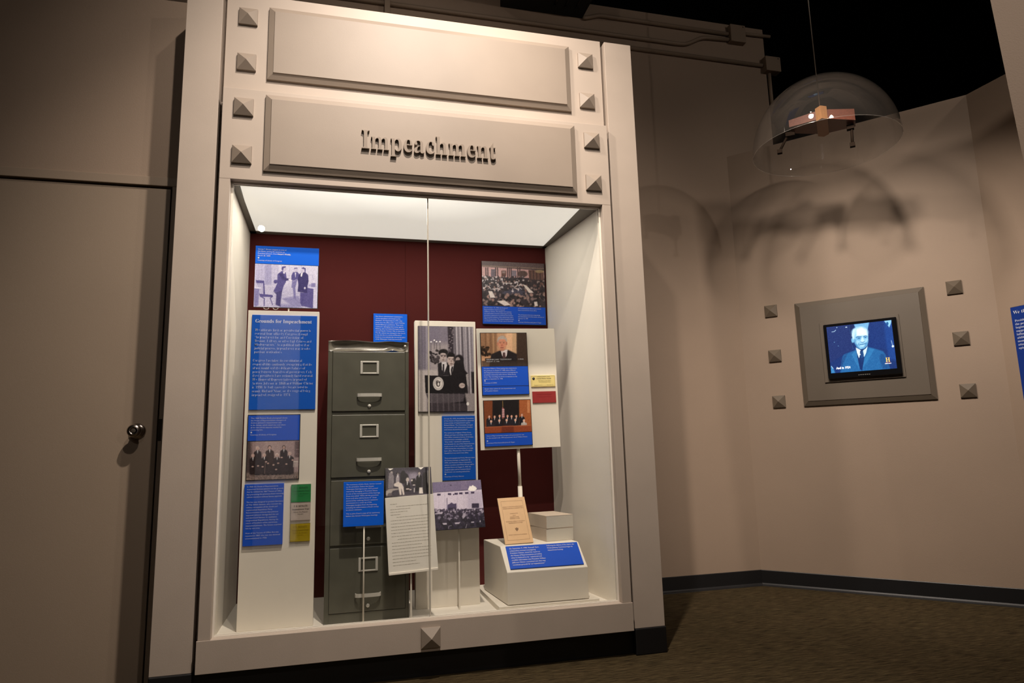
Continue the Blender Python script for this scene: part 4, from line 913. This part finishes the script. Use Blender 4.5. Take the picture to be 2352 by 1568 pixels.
# ================================================================== RIGHT-HAND SIDE
TH = math.atan2(DB.y, DB.x)
def onwall(s, out=0.0): q = P0+DB*s+NB*out; return q
q = onwall(.749)
su = tag(empty('screen_surround', (q.x, q.y, 1.176), TH), 'square dark taupe frame around the small screen on the diagonal wall', 'surround')
raised('frame_panel', -.378, .3785, .0, .699, .0, M['surround'], su, .012, .030, .014, .003)
boxobj('mount_plate', (-.232, .228, -.0390, -.026, .1455, .543), M['surround'], su, .001)
q = onwall(.753, .0392)
tv = tag(empty('flat_screen', (q.x, q.y, 1.341), TH), 'small black flat screen showing a blue-tinted portrait, set in the taupe surround', 'screen')
b = new(); bx(b, -.2105, .2105, -.025, 0, 0, .358, .005); 
obj('housing', b, M['tv'], tv)
sc = empty('picture'); sc.parent = tv; sc.matrix_local = Matrix.Translation((-.004, -.0252, .0355)) @ Matrix(((1, 0, 0, 0), (0, 0, -1, 0), (0, 1, 0, 0), (0, 0, 0, 1)))
W, H = .374, .3045
p = Pic([(305, 408), (1470, 285), (1570, 1140), (390, 1225)], 200, (20, 50, 112))
p.poly([(300, 400), (720, 365), (790, 800), (360, 1050)], (30, 50, 108), 1, 10); p.poly([(720, 370), (820, 355), (790, 560), (800, 790), (770, 700)], (14, 34, 86), 1, 8)
p.poly([(1080, 320), (1350, 295), (1420, 800), (1080, 760)], (20, 52, 118), 1, 12); p.poly([(1340, 295), (1480, 285), (1560, 1000), (1430, 980), (1380, 700)], (24, 66, 140), 1, 20)
p.poly([(812, 360), (1085, 325), (1055, 470), (1000, 440), (930, 420), (850, 440)], (120, 180, 222), 1, 6); p.poly([(1345, 298), (1470, 288), (1465, 340), (1435, 420), (1400, 370), (1375, 340)], (150, 208, 238), 1, 3); p.ell(1400, 350, 22, 30, (30, 90, 150))
p.line([(408, 492), (450, 488), (482, 460)], 9, (190, 225, 245)); p.ell(502, 415, 8, 8, (190, 225, 245)); p.ell(675, 408, 18, 8, (210, 235, 248)); p.ell(455, 676, 9, 7, (110, 160, 205)); p.ell(528, 742, 8, 6, (110, 160, 205)); p.line([(1470, 650), (1490, 730)], 7, (200, 230, 248)); p.ell(1497, 752, 20, 20, (225, 242, 250)); p.line([(730, 370), (770, 680), (800, 800)], 5, (90, 140, 190), .6)
p.poly([(640, 890), (830, 820), (850, 780), (1060, 760), (1180, 790), (1330, 840), (1370, 900), (1400, 1010), (1450, 1150), (560, 1215), (590, 1010), (610, 920)], (32, 100, 160), 1, 8)
p.poly([(640, 900), (700, 870), (640, 1000), (580, 1180), (560, 1215), (590, 1000)], (24, 74, 132), .8, 10); p.poly([(1290, 880), (1350, 900), (1440, 1140), (1320, 1150), (1260, 960)], (20, 70, 128), .7, 14); p.poly([(1090, 780), (1180, 800), (1060, 1000), (1000, 1090), (960, 1150), (1010, 960)], (46, 122, 180), .9, 8); p.poly([(830, 830), (860, 840), (900, 1050), (915, 1160), (830, 1010), (770, 890)], (46, 120, 178), .9, 8)
for _ in range(40): p.ell(620+RNG.random()*780, 900+RNG.random()*270, 30, 5, (70, 150, 205), .18, RNG.random()*3)
p.poly([(848, 770), (1058, 745), (1000, 930), (960, 1180), (920, 1150), (880, 960)], (12, 46, 104), 1, 4)
p.poly([(846, 770), (905, 800), (945, 825), (905, 960), (870, 870)], (228, 244, 250)); p.poly([(1058, 745), (1020, 790), (965, 830), (995, 940), (1030, 870)], (214, 236, 248)); p.poly([(925, 825), (975, 825), (990, 900), (960, 1040), (930, 1000), (915, 910)], (16, 54, 112)); p.rect(905, 880, 930, 905, (230, 244, 250))
for k in range(5): p.line([(945, 950-k*24), (980, 930-k*24)], 6, (60, 130, 185), .8)
p.ell(795, 640, 28, 48, (120, 186, 224)); p.ell(920, 500, 148, 98, (190, 226, 244)); p.poly([(775, 520), (800, 450), (880, 405), (990, 410), (1050, 470), (1068, 560), (1070, 660), (1050, 740), (990, 790), (930, 800), (870, 770), (825, 690), (805, 610)], (150, 206, 236), 1, 7)
p.poly([(850, 440), (950, 405), (1040, 460), (1060, 560), (960, 560), (860, 575)], (232, 246, 250), 1, 18); p.poly([(770, 560), (800, 450), (850, 430), (830, 540), (815, 620), (800, 630)], (200, 230, 246), 1, 8); p.poly([(820, 620), (860, 640), (880, 740), (930, 795), (870, 775), (830, 700)], (50, 120, 176), .8, 12); p.poly([(1020, 700), (1068, 640), (1055, 735), (1000, 788), (940, 798), (990, 760)], (84, 150, 200), .8, 10)
p.ell(900, 602, 46, 24, (84, 150, 200), .8, soft=.5); p.ell(1018, 588, 36, 20, (84, 150, 200), .8, soft=.5); p.line([(852, 592), (880, 574), (945, 578)], 10, (34, 92, 150)); p.line([(985, 574), (1020, 562), (1050, 570)], 9, (34, 92, 150)); p.ell(905, 606, 15, 6, (14, 50, 108)); p.ell(1020, 592, 13, 6, (14, 50, 108)); p.poly([(838, 640), (870, 650), (905, 660), (900, 700), (880, 720), (845, 700)], (176, 220, 242), .7, 10); p.poly([(1010, 640), (1055, 620), (1050, 670), (1020, 690)], (176, 220, 242), .7, 10); p.line([(865, 625), (900, 636), (940, 622)], 6, (90, 156, 204))
p.poly([(950, 590), (975, 585), (995, 650), (1000, 672), (940, 675), (935, 655)], (206, 234, 246), .9, 5); p.line([(935, 672), (965, 682), (1000, 668)], 8, (30, 90, 150)); p.line([(915, 720), (960, 716), (1020, 700)], 10, (22, 76, 136)); p.line([(905, 690), (890, 720), (915, 740)], 8, (60, 130, 184)); p.line([(1025, 680), (1045, 710)], 7, (60, 130, 184)); p.ell(965, 742, 40, 10, (190, 224, 242), .7); p.ell(965, 775, 36, 10, (110, 176, 218), .7)
p.poly([(385, 1090), (430, 1130), (470, 1215), (392, 1225)], (56, 130, 186), 1, 6); p.line([(400, 1100), (430, 1140)], 9, (200, 228, 244))
p.noise(5, 1)
p.mesh('moving_image', W, H, M['screen'], sc, -W/2, 0, gain=1.0)
lettering(sc, 'And in 1924', -W/2+.034, .0235, .0200, M['glowwhite'], .0008, width=.083, thin=.0006)
lettering(sc, 'H', W/2-.057, .0440, .0400, M['gold'], .0008, width=.024, ser=True); face(sc, W, W/2-.060, .0385, .030, .0022, M['red'], 'logo_rule', .0008); lettering(sc, 'HISTORY', W/2-.062, .0320, .0070, M['glowwhite'], .0008, width=.035, thin=.0002)
b = new()
for k in range(6): bx(b, -.035+k*.012, -.027+k*.012, -.0262, -.0250, .012, .0135)
obj('control_buttons', b, M['chrome'], tv)

wst = None; k = 0
for s, side in ((.214, 'left'), (1.284, 'right')):
    for z, lv in ((1.847, 'top'), (1.532, 'middle'), (1.217, 'bottom')):
        q = onwall(s)
        o = obj('wall_stud', studmesh(), M['wallstud']) if wst is None else wst.copy()
        if wst is None: wst = o
        else: COL.objects.link(o)
        o.location = (q.x, q.y, z); o.rotation_euler = (0, 0, TH)
        tag(o, f'taupe pyramid stud on the diagonal wall, {lv} one to the {side} of the screen', 'wall stud', 'pyramid studs beside the screen')

# dome speaker
dm = tag(empty('sound_dome', (2.213, -.024, 2.555), math.atan2(-.662, .749)), 'clear acrylic dome speaker with a wooden hub, hanging from a cable before the screen', 'dome speaker')
R, HT = .380, .405; b = new()
out = [(R*math.cos(a), HT*math.sin(a)) for a in np.linspace(0, math.pi/2, 33)]; out[-1] = (0, HT)
lathe(b, out, (0, 0, 0), (0, 0, 1), 96)
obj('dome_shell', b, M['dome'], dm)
b = new(); tube(b, [(R*math.cos(t), R*math.sin(t), 0) for t in np.linspace(0, 2*math.pi, 97)], .0014, 8, False); obj('rim', b, M['rim'], dm)
Z0 = 2.555
b = new()      # hub body: long six-sided block, front and back faces meeting at a blunt ridge
pl_ = [(-.170, -.030), (-.026, -.085), (.026, -.085), (.163, -.030), (.163, .055), (.026, .11), (-.026, .11), (-.170, .055)]
def hz(x): return (.205-.020+ -.10*x*0.55, .145-.13*x*.9+.012*(1 if x < -.1 else 0))
top = [(x, y, .190-.055*x) for x, y in pl_]; bot = [(x, y, .138-.14*x if x > -.1 else .158) for x, y in pl_]
n = len(pl_); hull(b, top+bot, [tuple(range(n))[::-1], tuple(range(n, 2*n))]+[(i, (i+1) % n, n+(i+1) % n, n+i) for i in range(n)])
obj('hub_body', b, M['redwood'], dm)
b = new()
pc = [(-.029, -.088), (0, -.115), (.029, -.088), (.029, .115), (0, .14), (-.029, .115)]
top = [(x, y, .205) for x, y in pc]; bot = [(x, y, .130) for x, y in pc]; n = 6
hull(b, top+bot, [tuple(range(n))[::-1], tuple(range(n, 2*n))]+[(i, (i+1) % n, n+(i+1) % n, n+i) for i in range(n)])
o = obj('hub_crosspiece', b, M['palewood'], dm); o['label'] = 'pale wooden crosspiece'
for a_, c_ in (((-.183, 0.02, .135), (-.235, 0.02, .048)), ((.142, 0.02, .100), (.137, 0.02, .000))):
    b = new(); A_, C_ = Vector(a_), Vector(c_)
    tube(b, [A_, C_], .0075, 4); bx(b, C_.x-.013, C_.x+.013, C_.y-.013, C_.y+.013, C_.z-.014, C_.z+.008)
    bx(b, min(A_.x, .13)-.012, max(A_.x, -.16)+.014 if A_.x < 0 else A_.x+.012, .005, .035, A_.z-.012, A_.z+.012)
    obj('bracket', b, M['bracket'], dm)
b = new(); tube(b, [(-.004, 0, .2), (-.004, 0, 5.795-Z0)], .0028, 8); obj('cable', b, M['cable'], dm)

# conduits on the tall wall, junction boxes, the black duct
CYc = BY-.016
def conduit(pts, label, r=.0145):
    b = new(); tube(b, pts, r, 12); o = obj('conduit', b, M['conduit']); return tag(o, label, 'conduit', 'painted conduits along the tall wall')
def sm(x0, z0, x1, z1, n=8): return [(x0+(x1-x0)*t, CYc, z0+(z1-z0)*(3*t*t-2*t*t*t)) for t in np.linspace(0, 1, n)]
conduit([(-3.0, CYc, 3.912), (2.03, CYc, 3.912)]+sm(2.05, 3.912, 2.27, 3.995)[1:]+[(2.46, CYc, 4.005)], 'painted conduit along the tall wall, bending up into the upper junction box')
conduit(sm(1.27, 4.015, 1.42, 4.052)+[(2.46, CYc, 4.052)], 'short upper painted conduit running from the black duct to the upper junction box')
conduit([(2.59, CYc, 4.075), (2.83, CYc, 4.082)], 'stub of painted conduit leaving the upper junction box at the wall corner', .0125)
conduit([(-3.0, CYc, 3.825), (2.74, CYc, 3.825)], 'lowest painted conduit on the tall wall, ending at the corner junction box')
conduit([(2.795, BY-.012, 3.77), (2.795, BY-.012, 3.50)], 'vertical painted conduit dropping from the corner junction box', .0135)
tag(boxobj('conduit_riser', (-.145, -.108, BY-.060, BY-.0315, 3.0, 4.14), M['conduit'], bev=.002), 'vertical painted channel crossing the conduits above the display case', 'cable channel')
for nm, d, lab in (('a', (2.462, 2.592, BY-.05, BY-.001, 3.978, 4.120), 'upper painted junction box where two conduits meet on the tall wall'), ('b', (2.742, 2.872, BY-.06, BY+.01, 3.765, 3.885), 'painted junction box at the end corner of the tall wall')):
    o = tag(boxobj('junction_box', d, M['conduit'], bev=.004), lab, 'junction box', 'painted junction boxes')
    c = boxobj('cover_screw', ((d[0]+d[1])/2+.04, (d[0]+d[1])/2+.048, d[2]-.002, d[2]+.001, d[5]-.02, d[5]-.012), M['dark'], o)
du = tag(empty('air_duct', (.96, .9, 4.02)), 'black ribbed air duct passing over the tall wall near the ceiling', 'duct')
o = boxobj('duct_body', (.66, 1.27, .45, BY-.002, 4.018, 4.55), M['void'], du); o.matrix_parent_inverse = Matrix.Translation(-du.location)
for x in (1.02, 1.10, 1.18):
    o = boxobj('duct_rib', (x, x+.012, .45, BY-.1, 4.010, 4.018), M['tv'], du); o.matrix_parent_inverse = Matrix.Translation(-du.location)

# blue panel entering at the right edge
W, H = .62, .66
q = P1+DR*.082
yawR = math.atan2(DR.y, DR.x)
cx = q+DR*(W/2)+NR*.013
o = board('text_panel', 'large blue text panel on the right wall, cut off by the picture edge', 'text panel', cx.x, cx.y, 1.675-H, W, H, .006, M['deepnavy'], yaw=yawR)
slab(o, W+.006, H+.006, .006, M['surround'], 'mount', y0=-.003, z=-.006)
lettering(o, 'We the People', -W/2+.014, H-.040, .027, M['ink'], .0012, ser=True, thin=-.0003)
para(o, W, H, ['Presidents', 'the people', 'beginning', 'support', 'influence', 'ability', 'members', 'attack', 'opinion'], .016, .086, .0197, .0175, M['inkdim'], ser=True)
